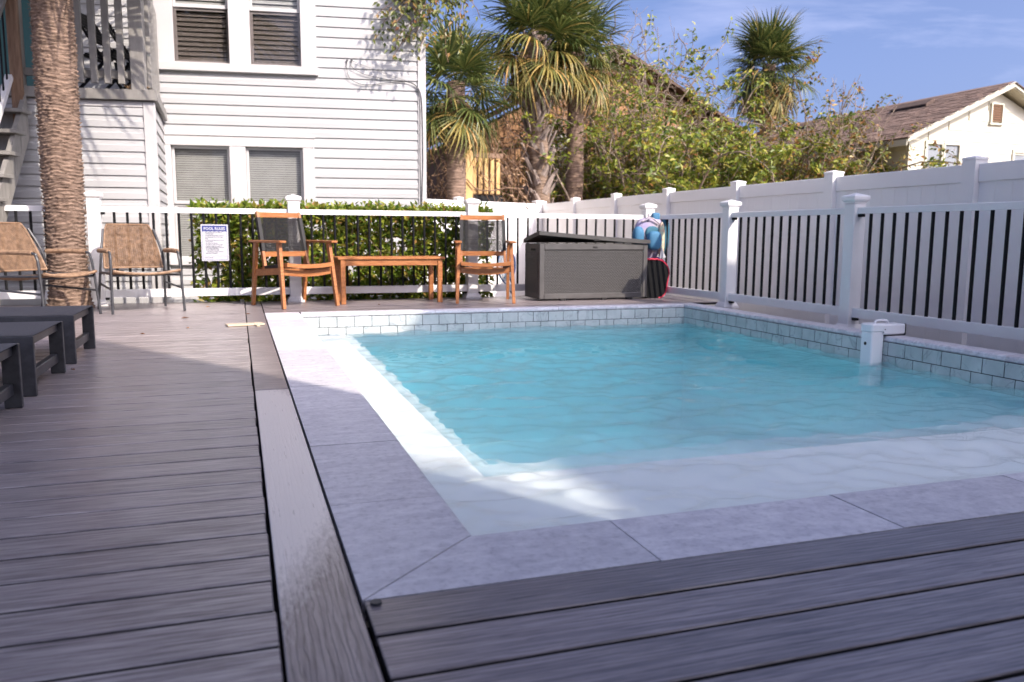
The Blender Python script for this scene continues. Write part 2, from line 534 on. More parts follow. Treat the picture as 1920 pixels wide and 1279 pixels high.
def deck_sheen_wear():
    """pale sheen and some wear painted into the ends of the left boards"""
    ma = M['deck_composite']
    nt = ma.node_tree
    L = nt.links.new
    b = nt.nodes['Principled BSDF']
    src = b.inputs['Base Color'].links[0].from_socket
    g = N(nt, 'ShaderNodeNewGeometry')
    sx = N(nt, 'ShaderNodeSeparateXYZ')
    L(g.outputs['Position'], sx.inputs[0])
    xa = N(nt, 'ShaderNodeMapRange')
    xa.inputs['From Min'].default_value = -1.25
    xa.inputs['From Max'].default_value = -0.02
    L(sx.outputs['X'], xa.inputs['Value'])
    xb = N(nt, 'ShaderNodeMapRange')
    xb.inputs['From Min'].default_value = 0.20
    xb.inputs['From Max'].default_value = 0.05
    L(sx.outputs['X'], xb.inputs['Value'])
    m1 = N(nt, 'ShaderNodeMath', operation='MULTIPLY')
    L(xa.outputs['Result'], m1.inputs[0])
    L(xb.outputs['Result'], m1.inputs[1])
    mp = N(nt, 'ShaderNodeMapping')
    mp.inputs['Scale'].default_value = (2.2, 40, 1)
    L(g.outputs['Position'], mp.inputs['Vector'])
    nz = N(nt, 'ShaderNodeTexNoise')
    nz.inputs['Scale'].default_value = 2.4
    nz.inputs['Detail'].default_value = 7
    nz.inputs['Roughness'].default_value = 0.65
    L(mp.outputs['Vector'], nz.inputs['Vector'])
    mr = N(nt, 'ShaderNodeMapRange')
    mr.inputs['From Min'].default_value = 0.44
    mr.inputs['From Max'].default_value = 0.68
    L(nz.outputs['Fac'], mr.inputs['Value'])
    m2 = N(nt, 'ShaderNodeMath', operation='MULTIPLY')
    L(m1.outputs[0], m2.inputs[0])
    L(mr.outputs['Result'], m2.inputs[1])
    m3 = N(nt, 'ShaderNodeMath', operation='MULTIPLY')
    m3.inputs[1].default_value = 0.9
    L(m2.outputs[0], m3.inputs[0])
    mx = N(nt, 'ShaderNodeMix', data_type='RGBA')
    L(m3.outputs[0], mx.inputs[0])
    L(src, mx.inputs[6])
    mx.inputs[7].default_value = (0.58, 0.52, 0.49, 1)
    L(mx.outputs[2], b.inputs['Base Color'])


deck_sheen_wear()


def weave_mat():
    ma = mat('resin_weave', (0.085, 0.078, 0.075), 0.5)
    nt = ma.node_tree
    L = nt.links.new
    b = nt.nodes['Principled BSDF']
    t = N(nt, 'ShaderNodeTexCoord')
    mp = N(nt, 'ShaderNodeMapping')
    mp.inputs['Rotation'].default_value = (R(90), 0, 0)
    L(t.outputs['Object'], mp.inputs['Vector'])
    br = N(nt, 'ShaderNodeTexBrick')
    br.inputs['Scale'].default_value = 1.0
    br.inputs['Brick Width'].default_value = 0.030
    br.inputs['Row Height'].default_value = 0.0145
    br.inputs['Mortar Size'].default_value = 0.0045
    br.inputs['Mortar Smooth'].default_value = 0.9
    br.inputs['Color1'].default_value = (0.10, 0.093, 0.09, 1)
    br.inputs['Color2'].default_value = (0.085, 0.079, 0.077, 1)
    br.inputs['Mortar'].default_value = (0.018, 0.017, 0.016, 1)
    L(mp.outputs['Vector'], br.inputs['Vector'])
    L(br.outputs['Color'], b.inputs['Base Color'])
    bp = N(nt, 'ShaderNodeBump')
    bp.inputs['Strength'].default_value = 0.8
    bp.inputs['Distance'].default_value = 0.006
    bp.invert = True
    L(br.outputs['Fac'], bp.inputs['Height'])
    L(bp.outputs['Normal'], b.inputs['Normal'])


weave_mat()


def water_mat():
    ma = bpy.data.materials.new('water')
    ma.use_nodes = True
    nt = ma.node_tree
    L = nt.links.new
    nt.nodes.remove(nt.nodes['Principled BSDF'])
    o = nt.nodes['Material Output']
    g = N(nt, 'ShaderNodeNewGeometry')
    bumps = None
    for (sx, sy, sc, dist, st) in ((1, 1.5, 22.0, 0.0016, 0.5),):
        mp = N(nt, 'ShaderNodeMapping')
        mp.inputs['Scale'].default_value = (sx, sy, 1)
        mp.inputs['Rotation'].default_value = (0, 0, R(18))
        L(g.outputs['Position'], mp.inputs['Vector'])
        nz = N(nt, 'ShaderNodeTexNoise')
        nz.inputs['Scale'].default_value = sc
        nz.inputs['Detail'].default_value = 2.5
        nz.inputs['Distortion'].default_value = 0.7
        L(mp.outputs['Vector'], nz.inputs['Vector'])
        b = N(nt, 'ShaderNodeBump')
        b.inputs['Strength'].default_value = st
        b.inputs['Distance'].default_value = dist
        L(nz.outputs['Fac'], b.inputs['Height'])
        if bumps:
            L(bumps.outputs['Normal'], b.inputs['Normal'])
        bumps = b
    f = N(nt, 'ShaderNodeFresnel')
    f.inputs['IOR'].default_value = 1.33
    L(bumps.outputs['Normal'], f.inputs['Normal'])
    gl = N(nt, 'ShaderNodeBsdfGlossy')
    gl.inputs['Roughness'].default_value = 0.01
    L(bumps.outputs['Normal'], gl.inputs['Normal'])
    rf_ = N(nt, 'ShaderNodeBsdfRefraction')
    rf_.inputs['IOR'].default_value = 1.33
    rf_.inputs['Roughness'].default_value = 0.0
    L(bumps.outputs['Normal'], rf_.inputs['Normal'])
    wm = N(nt, 'ShaderNodeMixShader')
    L(f.outputs[0], wm.inputs[0])
    L(rf_.outputs[0], wm.inputs[1])
    L(gl.outputs[0], wm.inputs[2])
    t = N(nt, 'ShaderNodeBsdfTransparent')          # a share of the light goes straight through, so the sun reaches the floor
    mx = N(nt, 'ShaderNodeMixShader')
    mx.inputs[0].default_value = 0.42
    L(wm.outputs[0], mx.inputs[1])
    L(t.outputs[0], mx.inputs[2])
    L(mx.outputs[0], o.inputs['Surface'])
    va = N(nt, 'ShaderNodeVolumeAbsorption')
    va.inputs['Color'].default_value = (0.10, 0.91, 0.935, 1)
    va.inputs['Density'].default_value = 0.30
    L(va.outputs[0], o.inputs['Volume'])
    MATS['water'] = ma


water_mat()


# ------------------------------------------------------------------ mesh helpers
class MB:
    def __init__(s):
        s.v, s.f, s.mi = [], [], []
        s.cur = 0

    def add(s, vs, fs):
        k = len(s.v)
        s.v += [tuple(p) for p in vs]
        for f in fs:
            s.f.append(tuple(i + k for i in f))
            s.mi.append(s.cur)
        return s

    def box(s, x0, x1, y0, y1, z0, z1):
        return s.add([(x0, y0, z0), (x1, y0, z0), (x1, y1, z0), (x0, y1, z0), (x0, y0, z1), (x1, y0, z1), (x1, y1, z1), (x0, y1, z1)],
                     [(0, 3, 2, 1), (4, 5, 6, 7), (0, 1, 5, 4), (1, 2, 6, 5), (2, 3, 7, 6), (3, 0, 4, 7)])

    def cbox(s, x0, x1, y0, y1, z0, z1, c=0.004):
        """box with chamfered edges"""
        lo, hi = (x0, y0, z0), (x1, y1, z1)
        vs, idx = [], {}
        for sx in (0, 1):
            for sy in (0, 1):
                for sz in (0, 1):
                    sg = (sx, sy, sz)
                    for ax in range(3):
                        p = [hi[k] if sg[k] else lo[k] for k in range(3)]
                        for k in range(3):
                            if k != ax:
                                p[k] += -c if sg[k] else c
                        idx[(sg, ax)] = len(vs)
                        vs.append(p)
        fs = []
        for ax in range(3):
            a, b = [(1, 2), (2, 0), (0, 1)][ax]
            for sd in (0, 1):
                q = []
                for (ua, ub) in ((0, 0), (1, 0), (1, 1), (0, 1)):
                    sg = [0, 0, 0]
                    sg[ax], sg[a], sg[b] = sd, ua, ub
                    q.append(idx[(tuple(sg), ax)])
                fs.append(tuple(q if sd else q[::-1]))
        for ax in range(3):       # edges along ax
            a, b = [(1, 2), (2, 0), (0, 1)][ax]
            for ua in (0, 1):
                for ub in (0, 1):
                    g0, g1 = [0, 0, 0], [0, 0, 0]
                    g0[a] = g1[a] = ua
                    g0[b] = g1[b] = ub
                    g1[ax] = 1
                    q = [idx[(tuple(g0), a)], idx[(tuple(g1), a)], idx[(tuple(g1), b)], idx[(tuple(g0), b)]]
                    fs.append(tuple(q if (ua == ub) == True else q[::-1])[::-1])
        for sg in [(i, j, k) for i in (0, 1) for j in (0, 1) for k in (0, 1)]:
            q = [idx[(sg, 0)], idx[(sg, 1)], idx[(sg, 2)]]
            fs.append(tuple(q if sum(sg) % 2 else q[::-1]))
        return s.add(vs, fs)

    def bar(s, p, q, wd, th, up=(0, 0, 1)):
        """rectangular bar from p to q, width along side, thickness along up"""
        p, q = Vector(p), Vector(q)
        d = (q - p).normalized()
        upv = Vector(up)
        sd = d.cross(upv)
        if sd.length < 1e-4:
            sd = d.cross(Vector((1, 0, 0)))
        sd.normalize()
        uu = sd.cross(d).normalized()
        vs = []
        for c in (p, q):
            for (a, b) in ((-1, -1), (1, -1), (1, 1), (-1, 1)):
                vs.append(c + sd * a * wd / 2 + uu * b * th / 2)
        return s.add(vs, [(0, 3, 2, 1), (4, 5, 6, 7), (0, 1, 5, 4), (1, 2, 6, 5), (2, 3, 7, 6), (3, 0, 4, 7)])

    def tube(s, pts, r, n=8, cap=True):
        pts = [Vector(p) for p in pts]
        rs = r if isinstance(r, (list, tuple)) else [r] * len(pts)
        k = len(s.v)
        ref = Vector((0, 0, 1))
        prev = None
        for i, p in enumerate(pts):
            d = (pts[min(i + 1, len(pts) - 1)] - pts[max(i - 1, 0)])
            d.normalize()
            if prev is None:
                a = d.cross(ref)
                if a.length < 1e-3:
                    a = d.cross(Vector((1, 0, 0)))
            else:
                a = prev - d * prev.dot(d)
            a.normalize()
            prev = a
            b = d.cross(a)
            for j in range(n):
                t = 2 * math.pi * j / n
                s.v.append(tuple(p + (a * math.cos(t) + b * math.sin(t)) * rs[i]))
        for i in range(len(pts) - 1):
            for j in range(n):
                j2 = (j + 1) % n
                s.f.append((k + i * n + j, k + i * n + j2, k + (i + 1) * n + j2, k + (i + 1) * n + j))
                s.mi.append(s.cur)
        if cap:
            s.f.append(tuple(k + j for j in range(n))[::-1])
            s.f.append(tuple(k + (len(pts) - 1) * n + j for j in range(n)))
            s.mi += [s.cur, s.cur]
        return s

    def prism(s, prof, axis, t0, t1):
        """closed profile (list of 2D) swept along axis 'x' (prof=(y,z)) or 'y' (prof=(x,z)) or 'z' (prof=(x,y))"""
        n = len(prof)
        vs = []
        for t in (t0, t1):
            for (a, b) in prof:
                vs.append({'x': (t, a, b), 'y': (a, t, b), 'z': (a, b, t)}[axis])
        fs = [tuple(range(n)), tuple(range(2 * n - 1, n - 1, -1))]
        for i in range(n):
            j = (i + 1) % n
            fs.append((i, i + n, j + n, j))
        return s.add(vs, fs)

    def lathe(s, prof, n=20, c=(0, 0, 0)):
        k = len(s.v)
        for (r, z) in prof:
            for j in range(n):
                t = 2 * math.pi * j / n
                s.v.append((c[0] + r * math.cos(t), c[1] + r * math.sin(t), c[2] + z))
        for i in range(len(prof) - 1):
            for j in range(n):
                j2 = (j + 1) % n
                s.f.append((k + i * n + j, k + i * n + j2, k + (i + 1) * n + j2, k + (i + 1) * n + j))
                s.mi.append(s.cur)
        return s

    def sq(s, prof, c=(0, 0)):
        """square lathe: list of (half width, z) - stacked square rings, capped"""
        k = len(s.v)
        for (h, z) in prof:
            for (a, b) in ((-1, -1), (1, -1), (1, 1), (-1, 1)):
                s.v.append((c[0] + a * h, c[1] + b * h, z))
        for i in range(len(prof) - 1):
            for j in range(4):
                j2 = (j + 1) % 4
                s.f.append((k + i * 4 + j, k + i * 4 + j2, k + (i + 1) * 4 + j2, k + (i + 1) * 4 + j))
                s.mi.append(s.cur)
        e = k + (len(prof) - 1) * 4
        s.f += [(k + 3, k + 2, k + 1, k), (e, e + 1, e + 2, e + 3)]
        s.mi += [s.cur, s.cur]
        return s

    def mesh(s, name, mats, smooth=False):
        me = bpy.data.meshes.new(name)
        me.from_pydata(s.v, [], s.f)
        if not isinstance(mats, (list, tuple)):
            mats = [mats]
        for x in mats:
            me.materials.append(M[x])
        if len(mats) > 1:
            me.polygons.foreach_set('material_index', s.mi)
        if smooth:
            me.polygons.foreach_set('use_smooth', [True] * len(me.polygons))
        me.validate()
        me.update()
        return me

    def build(s, name, mats, parent=None, smooth=False, loc=None):
        return put(s.mesh(name, mats, smooth), name, parent, loc)


def put(me, name, parent=None, loc=None, rot=None, scale=None):
    o = bpy.data.objects.new(name, me)
    COL.objects.link(o)
    if parent is not None:
        o.parent = parent
    if loc is not None:
        o.location = loc
    if rot is not None:
        o.rotation_euler = rot
    if scale is not None:
        o.scale = scale
    return o


def tag(o, label=None, cat=None, group=None, kind=None):
    if label:
        o['label'] = label
    if cat:
        o['category'] = cat
    if group:
        o['group'] = group
    if kind:
        o['kind'] = kind
    return o


def empty(name, loc=(0, 0, 0), rz=0.0, label=None, cat=None, group=None, kind=None):
    o = bpy.data.objects.new(name, None)
    COL.objects.link(o)
    o.location = loc
    o.rotation_euler = (0, 0, rz)
    o.empty_display_size = 0.2
    return tag(o, label, cat, group, kind)


def copy_tree(o, parent=None):
    c = o.copy()
    COL.objects.link(c)
    if parent is not None:
        c.parent = parent
    for ch in list(o.children):
        copy_tree(ch, c)
    return c


# ------------------------------------------------------------------ ground
g = MB().add([(-250, -250, -0.5), (250, -250, -0.5), (250, 250, -0.5), (-250, 250, -0.5)], [(0, 1, 2, 3)])
# leave a hole for the pool: four strips round it
g = MB()
PX0, PX1, PY0, PY1 = 0.503, 4.31, 1.78, 7.33
for (x0, x1, y0, y1) in ((-250, PX0 - 0.2, -250, 250), (PX1 + 0.14, 250, -250, 250), (PX0 - 0.2, PX1 + 0.14, -250, PY0 - 0.2), (PX0 - 0.2, PX1 + 0.14, PY1 + 0.11, 250)):
    g.add([(x0, y0, -0.5), (x1, y0, -0.5), (x1, y1, -0.5), (x0, y1, -0.5)], [(0, 1, 2, 3)])
tag(g.build('ground', 'dirt'), kind='structure')

# ------------------------------------------------------------------ deck
deck = empty('pool_deck', kind='structure')
TH = 0.025


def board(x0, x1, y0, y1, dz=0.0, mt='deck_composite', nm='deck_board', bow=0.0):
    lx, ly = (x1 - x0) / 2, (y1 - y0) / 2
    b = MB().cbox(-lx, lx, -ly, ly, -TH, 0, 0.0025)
    for k in (0, 1, 2, 3):          # edges coloured near black for the shade down in the joints
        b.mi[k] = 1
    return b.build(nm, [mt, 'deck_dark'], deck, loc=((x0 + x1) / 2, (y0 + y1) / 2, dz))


y = 8.86
k = 0
ys = [1.652 + 0.1402 * i for i in range(-10, 52)]
for i, y0 in enumerate(ys):
    if y0 > 8.7:
        break
    dz = rnd.uniform(-0.0003, 0.0003)
    gap = rnd.uniform(0.009, 0.0115)
    xr = 0.044 - rnd.uniform(0, 0.004)
    if i % 3 == 0:
        xj = -2.2 - 0.4 * (i % 4)
        board(-5.0, xj - 0.002, y0 + gap / 2, y0 + 0.1402 - gap / 2, dz)
        board(xj + 0.002, xr, y0 + gap / 2, y0 + 0.1402 - gap / 2, dz)
    else:
        board(-5.0, xr, y0 + gap / 2, y0 + 0.1402 - gap / 2, dz)
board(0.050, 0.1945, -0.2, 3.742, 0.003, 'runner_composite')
board(0.050, 0.1945, 3.764, 6.42, 0.001, 'deck_composite').rotation_euler = (0, 0, 0)
board(0.050, 0.1945, 6.43, 8.72, 0.0, 'deck_composite')
for o in list(deck.children)[-2:]:      # grain along the board
    me = o.data
    lx = (me.vertices[0].co.x, )
    b = MB()
    dims = o.dimensions
for k in range(10):
    y1 = 1.497 - 0.1470 * k
    board(0.206, 6.2, y1 - 0.1365, y1, rnd.uniform(-0.0004, 0.0004))
for k in range(9):
    y0 = 7.452 + 0.1402 * k
    board(0.203, 4.78, y0, y0 + 0.1335, rnd.uniform(-0.001, 0.001))
f = MB()
for (x0, x1, y0, y1) in ((-5, 0.2, -1, 8.72), (0.2, 6.2, -1, 1.49), (0.2, 4.78, 7.455, 8.72)):
    f.box(x0, x1, y0, y1, -0.12, -0.05)
f.box(0.2, 0.203, 1.5, 7.45, -0.30, -0.02)
tag(f.build('deck_gap_shade_slab', 'deck_dark', deck))  # solid slab coloured near black, so the board gaps look shaded
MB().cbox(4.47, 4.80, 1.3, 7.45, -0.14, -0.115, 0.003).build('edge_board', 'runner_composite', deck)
for (x0, x1, y, z0) in ((-5, 4.78, 8.722, -0.45),):
    MB().box(x0, x1, y, y + 0.025, z0, -0.004).build('fascia_board', 'deck_composite', deck)

# ------------------------------------------------------------------ pool
pool = empty('swimming_pool', kind='structure')
shell = MB()
SH = -0.262           # step and ledge depth
shell.prism([(PY0 - 0.1, -1.7), (PY1 + 0.1, -1.7), (PY1 + 0.1, -1.30), (6.8, -1.25), (3.1, -0.52), (PY0 - 0.1, -0.52)], 'x', PX0 - 0.1, PX1 + 0.1)
shell.box(PX0 - 0.19, PX0 - 0.006, PY0 - 0.19, PY1 + 0.1, -1.69, -0.04)
shell.box(PX1 + 0.006, PX1 + 0.13, PY0 - 0.19, PY1 + 0.1, -1.69, -0.04)
shell.box(PX0 - 0.006, PX1 + 0.006, PY0 - 0.19, PY0 - 0.006, -1.69, -0.04)
shell.box(PX0 - 0.006, PX1 + 0.006, PY1 + 0.006, PY1 + 0.1, -1.69, -0.04)
shell.build('pool_wall', 'plaster', pool)
def round_edge(e, top, bot, r, n=7):
    return [(e - r + r * math.sin(math.pi / 2 * k / n), top - r + r * math.cos(math.pi / 2 * k / n)) for k in range(n + 1)] + [(e, bot)]


be = round_edge(0.93, SH, -1.50, 0.05)
MB().prism([(PX0 - 0.005, -1.50), (PX0 - 0.005, SH)] + be, 'y', 3.0, PY1 + 0.004).build('pool_bench', 'plaster', pool)
le = round_edge(3.08, SH - 0.002, -1.10, 0.05)
MB().prism([(PY0 - 0.005, -1.10), (PY0 - 0.005, SH - 0.002)] + le, 'x', PX0 - 0.005, PX1 + 0.005).build('pool_ledge', 'plaster', pool)

# grout backing and tiles
gb = MB()
zt, zb = -0.038, -0.2295
gb.box(PX0, PX1, PY1 + 0.0005, PY1 + 0.0055, zb, zt)
gb.box(PX1 + 0.0005, PX1 + 0.0055, PY0, PY1, zb, zt)
gb.box(PX0, PX1, PY0 - 0.0055, PY0 - 0.0005, zb, zt)
gb.box(PX0 - 0.0055, PX0 - 0.0005, PY0, PY1, zb, zt)
gb.build('grout', 'grout', pool)
RH_, TW = 0.0955, 0.1545
tm = MB().cbox(-TW / 2 + 0.0026, TW / 2 - 0.0026, -0.004, 0.0, -RH_ / 2 + 0.0024, RH_ / 2 - 0.0024, 0.001).mesh('tile', 'pool_tile')
for row in range(2):
    zc = zt - RH_ * (row + 0.5)
    n = int((PX1 - PX0) / TW) + 2
    for i in range(n):
        x0 = PX0 + (i - (0.5 if row % 2 else 0)) * TW
        x1 = x0 + TW
        if x0 >= PX1 - 0.02:
            continue
        a, b = max(x0, PX0 + 0.001), min(x1, PX1 - 0.001)
        o = put(tm, 'tile', pool, ((a + b) / 2, PY1 + rnd.uniform(-0.0006, 0.0006), zc))
        o.scale.x = (b - a) / TW
    n = int((PY1 - PY0) / TW) + 2
    for i in range(n):
        y1 = PY1 - (i - (0.5 if row % 2 else 0)) * TW
        y0 = y1 - TW
        if y1 <= PY0 + 0.02:
            continue
        a, b = max(y0, PY0 + 0.001), min(y1, PY1 - 0.001)
        o = put(tm, 'tile', pool, (PX1 + rnd.uniform(-0.0006, 0.0006), (a + b) / 2, zc), (0, 0, R(-90)))
        o.scale.x = (b - a) / TW
        o = put(tm, 'tile', pool, (PX0 + rnd.uniform(-0.0006, 0.0006), (a + b) / 2, zc), (0, 0, R(90)))
        o.scale.x = (b - a) / TW
    n = int((PX1 - PX0) / TW) + 2
    for i in range(n):
        x0 = PX0 + (i - (0.5 if row % 2 else 0)) * TW
        if x0 >= PX1 - 0.02:
            continue
        a, b = max(x0, PX0 + 0.001), min(x0 + TW, PX1 - 0.001)
        o = put(tm, 'tile', pool, ((a + b) / 2, PY0 + rnd.uniform(-0.0006, 0.0006), zc), (0, 0, R(180)))
        o.scale.x = (b - a) / TW

# coping stones: bullnosed slabs
CT = 0.042


def nose(inner, outer, sgn, th=CT, r=0.018):
    """profile across the coping, inner edge rounded. returns (across, z)"""
    pr = [(outer, -th), (outer, 0.0)]
    for k in range(7):
        a = math.pi / 2 - k * math.pi / 6
        pr.append((inner - sgn * (r - r * math.cos(a)), -r + r * math.sin(a) if a > 0 else -th + r + r * math.sin(a)))
    return pr


GAPC = 0.0045
LO, FO = 0.203, 1.502
# left side (stones run along Y), mitred at the front
yj = [2.08, 2.70, 3.23, 3.80, 4.42, 5.03, 5.64, 6.25, 6.86, 7.44]
prof = nose(PX0, LO, 1)
c = MB()
n = len(prof)
vs = []
for (x, z) in prof:
    vs.append((x, FO + (x - LO) * (PY0 - FO) / (PX0 - LO) + 0.002, z))
for (x, z) in prof:
    vs.append((x, yj[0] - GAPC / 2, z))
fs = [tuple(range(n)), tuple(range(2 * n - 1, n - 1, -1))] + [(i, i + n, (i + 1) % n + n, (i + 1) % n) for i in range(n)]
c.add(vs, fs).build('coping_stone', 'coping_stone', pool)
for a, b in zip(yj[:-1], yj[1:]):
    MB().prism(prof, 'y', a + GAPC / 2, b - GAPC / 2).build('coping_stone', 'coping_stone', pool).location.z = rnd.uniform(-0.0008, 0.0008)
# front (stones run along X)
proff = nose(PY0, FO, 1)
xj = [0.846, 1.508, 2.12, 2.78, 3.44, 4.10, 4.46]
vs = []
for (yy, z) in proff:
    vs.append((LO + (yy - FO) * (PX0 - LO) / (PY0 - FO) + 0.003, yy, z))
for (yy, z) in proff:
    vs.append((xj[0] - GAPC / 2, yy, z))
MB().add(vs, [f[::-1] for f in fs]).build('coping_stone', 'coping_stone', pool)
for a, b in zip(xj[:-1], xj[1:]):
    MB().prism(proff, 'x', a + GAPC / 2, b - GAPC / 2).build('coping_stone', 'coping_stone', pool).location.z = rnd.uniform(-0.0008, 0.0008)
# back and right
profb = nose(PY1, 7.446, -1)
for a, b in zip([0.507, 1.10, 1.71, 2.32, 2.93, 3.54], [1.10, 1.71, 2.32, 2.93, 3.54, 4.31]):
    MB().prism(profb, 'x', a + GAPC / 2, b - GAPC / 2).build('coping_stone', 'coping_stone', pool)
profr = nose(PX1, 4.462, -1)
for a, b in zip([1.786, 2.40, 3.01, 3.62, 4.23, 4.84, 5.45, 6.06, 6.67], [2.40, 3.01, 3.62, 4.23, 4.84, 5.45, 6.06, 6.67, 7.446]):
    MB().prism(profr, 'y', a + GAPC / 2, b - GAPC / 2).build('coping_stone', 'coping_stone', pool)

WZ = -0.188


def water_mesh():
    """closed body of water whose top is a sheet of small wind waves"""
    nx, ny = 300, 440
    xs = np.linspace(PX0 - 0.003, PX1 + 0.003, nx)
    ys_ = np.linspace(PY0 - 0.003, PY1 + 0.003, ny)
    X, Y = np.meshgrid(xs, ys_, indexing='ij')
    rg = np.random.default_rng(4)
    Z = np.zeros_like(X)
    for i in range(120):
        lam = 0.085 * (0.55 / 0.085) ** rg.random()
        th = R(80) + rg.normal(0, 0.60)
        kx, ky = math.cos(th) * 2 * math.pi / lam, math.sin(th) * 2 * math.pi / lam
        slope = 0.041 * (0.7 + 0.6 * rg.random()) * (1.15 if lam < 0.3 else 0.8)
        wx, wy, ph = rg.normal(0, 1.6), rg.normal(0, 1.6), rg.uniform(0, 6.28)
        env = 0.55 + 0.45 * np.sin(wx * X + wy * Y + ph * 3)
        Z += slope * lam / (2 * math.pi) * env * np.sin(kx * X + ky * Y + ph + 0.8 * np.sin(1.3 * Y - 0.9 * X + ph))
    Z += WZ
    v = np.stack([X, Y, Z], -1).reshape(-1, 3)
    idx = np.arange(nx * ny).reshape(nx, ny)
    q = np.stack([idx[:-1, :-1], idx[1:, :-1], idx[1:, 1:], idx[:-1, 1:]], -1).reshape(-1, 4)
    n0 = len(v)
    zb_ = -1.5
    b = v.copy()
    rim = np.concatenate([idx[:, 0], idx[-1, 1:], idx[-2::-1, -1], idx[0, -2:0:-1]])
    vb = v[rim].copy()
    vb[:, 2] = zb_
    nr = len(rim)
    low = np.arange(n0, n0 + nr)
    side = np.stack([rim, low, np.roll(low, -1), np.roll(rim, -1)], -1)
    me = bpy.data.meshes.new('pool_water')
    me.from_pydata(np.concatenate([v, vb]).tolist(), [], q.tolist() + side.tolist() + [low[::-1].tolist()])
    me.materials.append(M['water'])
    sm = np.zeros(len(me.polygons), bool)
    sm[:len(q)] = True
    me.polygons.foreach_set('use_smooth', sm)
    me.update()
    return me


tag(put(water_mesh(), 'pool_water'), kind='structure')


# ------------------------------------------------------------------ white deck railing
def post_cap_mesh():
    return MB().sq([(0.060, 0), (0.060, 0.012), (0.072, 0.020), (0.076, 0.030), (0.076, 0.052), (0.070, 0.058), (0.062, 0.062), (0.0, 0.082)]).mesh('post_cap', 'vinyl_white')


def post_base_mesh():
    return MB().sq([(0.084, 0), (0.084, 0.018), (0.078, 0.030), (0.066, 0.050), (0.059, 0.058)]).mesh('post_base', 'vinyl_white')


capm, basem = post_cap_mesh(), post_base_mesh()
PW = 0.0575
brm = MB().cbox(-0.019, 0.019, -0.0225, 0.0225, -0.012, 0.012, 0.004).mesh('rail_bracket', 'black_metal')
balm = MB().tube([(0, 0, 0), (0, 0, 1)], 0.0125, 8).mesh('baluster', 'black_metal')


def rail_post(parent, x, y, z0, z1):
    o = MB().cbox(-PW, PW, -PW, PW, 0, z1 - z0, 0.006).build('post', 'vinyl_white', parent, loc=(x, y, z0))
    put(capm, 'post_cap', o, (0, 0, z1 - z0 + 0.0005))
    put(basem, 'post_base', o, (0, 0, 0.0))
    return o


def rail_span(parent, p, q, zt, zb, pitch, zt2=None):
    """one panel of railing between two posts p and q"""
    p, q = Vector(p), Vector(q)
    d = q - p
    ang = math.atan2(d.y, d.x)
    ln = d.length - 2 * PW
    mid = (p + q) / 2
    tp = [(-0.026, -0.050), (-0.026, -0.006), (-0.020, 0), (0.020, 0), (0.026, -0.006), (0.026, -0.050)]
    o = MB().prism(tp, 'x', -ln / 2 - 0.002, ln / 2 + 0.002).build('top_rail', 'vinyl_white', parent, loc=(mid.x, mid.y, zt))
    o.rotation_euler = (0, 0, ang)
    bp = [(-0.022, -0.074), (-0.022, -0.005), (-0.016, 0), (0.016, 0), (0.022, -0.005), (0.022, -0.074)]
    o = MB().prism(bp, 'x', -ln / 2 - 0.002, ln / 2 + 0.002).build('bottom_rail', 'vinyl_white', parent, loc=(mid.x, mid.y, zb))
    o.rotation_euler = (0, 0, ang)
    n = max(2, int(round(ln / pitch)) - 1)
    st = ln / (n + 1)
    for i in range(n):
        t = -ln / 2 + st * (i + 1)
        b = put(balm, 'baluster', parent, (mid.x + math.cos(ang) * t, mid.y + math.sin(ang) * t, zb - 0.004))
        b.scale = (1, 1, zt - 0.046 - zb)
    for s in (-1, 1):
        for z in (zt - 0.062, zb - 0.086):
            t = s * (ln / 2 - 0.016)
            b = put(brm, 'rail_bracket', parent, (mid.x + math.cos(ang) * t, mid.y + math.sin(ang) * t, z))
            b.rotation_euler = (0, 0, ang)


RY = 8.60
br = empty('deck_railing', (0, 0, 0), 0, 'white railing with black balusters across the back of the deck, behind the teak chairs', 'railing')
XS = [-5.1, -3.15, -1.27, 0.545, 2.41]
for x in XS:
    rail_post(br, x, RY, 0.0, 1.0)
for a, b in zip(XS[:-1], XS[1:]):
    rail_span(br, (a, RY, 0), (b, RY, 0), 0.932, 0.150, 0.117)
rail_span(br, (2.41, RY, 0), (4.53, RY + 0.02, 0), 0.925, 0.146, 0.117)
rr = empty('deck_railing', (0, 0, 0), 0, 'white railing with black balusters along the right edge of the pool', 'railing')
YSR = [(4.545, 8.62, 0.0, 0.985), (4.625, 7.05, -0.02, 0.965), (4.66, 5.36, -0.06, 0.955), (4.68, 3.58, -0.1, 0.955), (4.69, 1.8, -0.1, 0.95)]
for (x, y, z0, z1) in YSR:
    rail_post(rr, x, y, z0, z1)
for a, b in zip(YSR[:-1], YSR[1:]):
    rail_span(rr, a[:2] + (0,), b[:2] + (0,), 0.922, 0.128, 0.117)


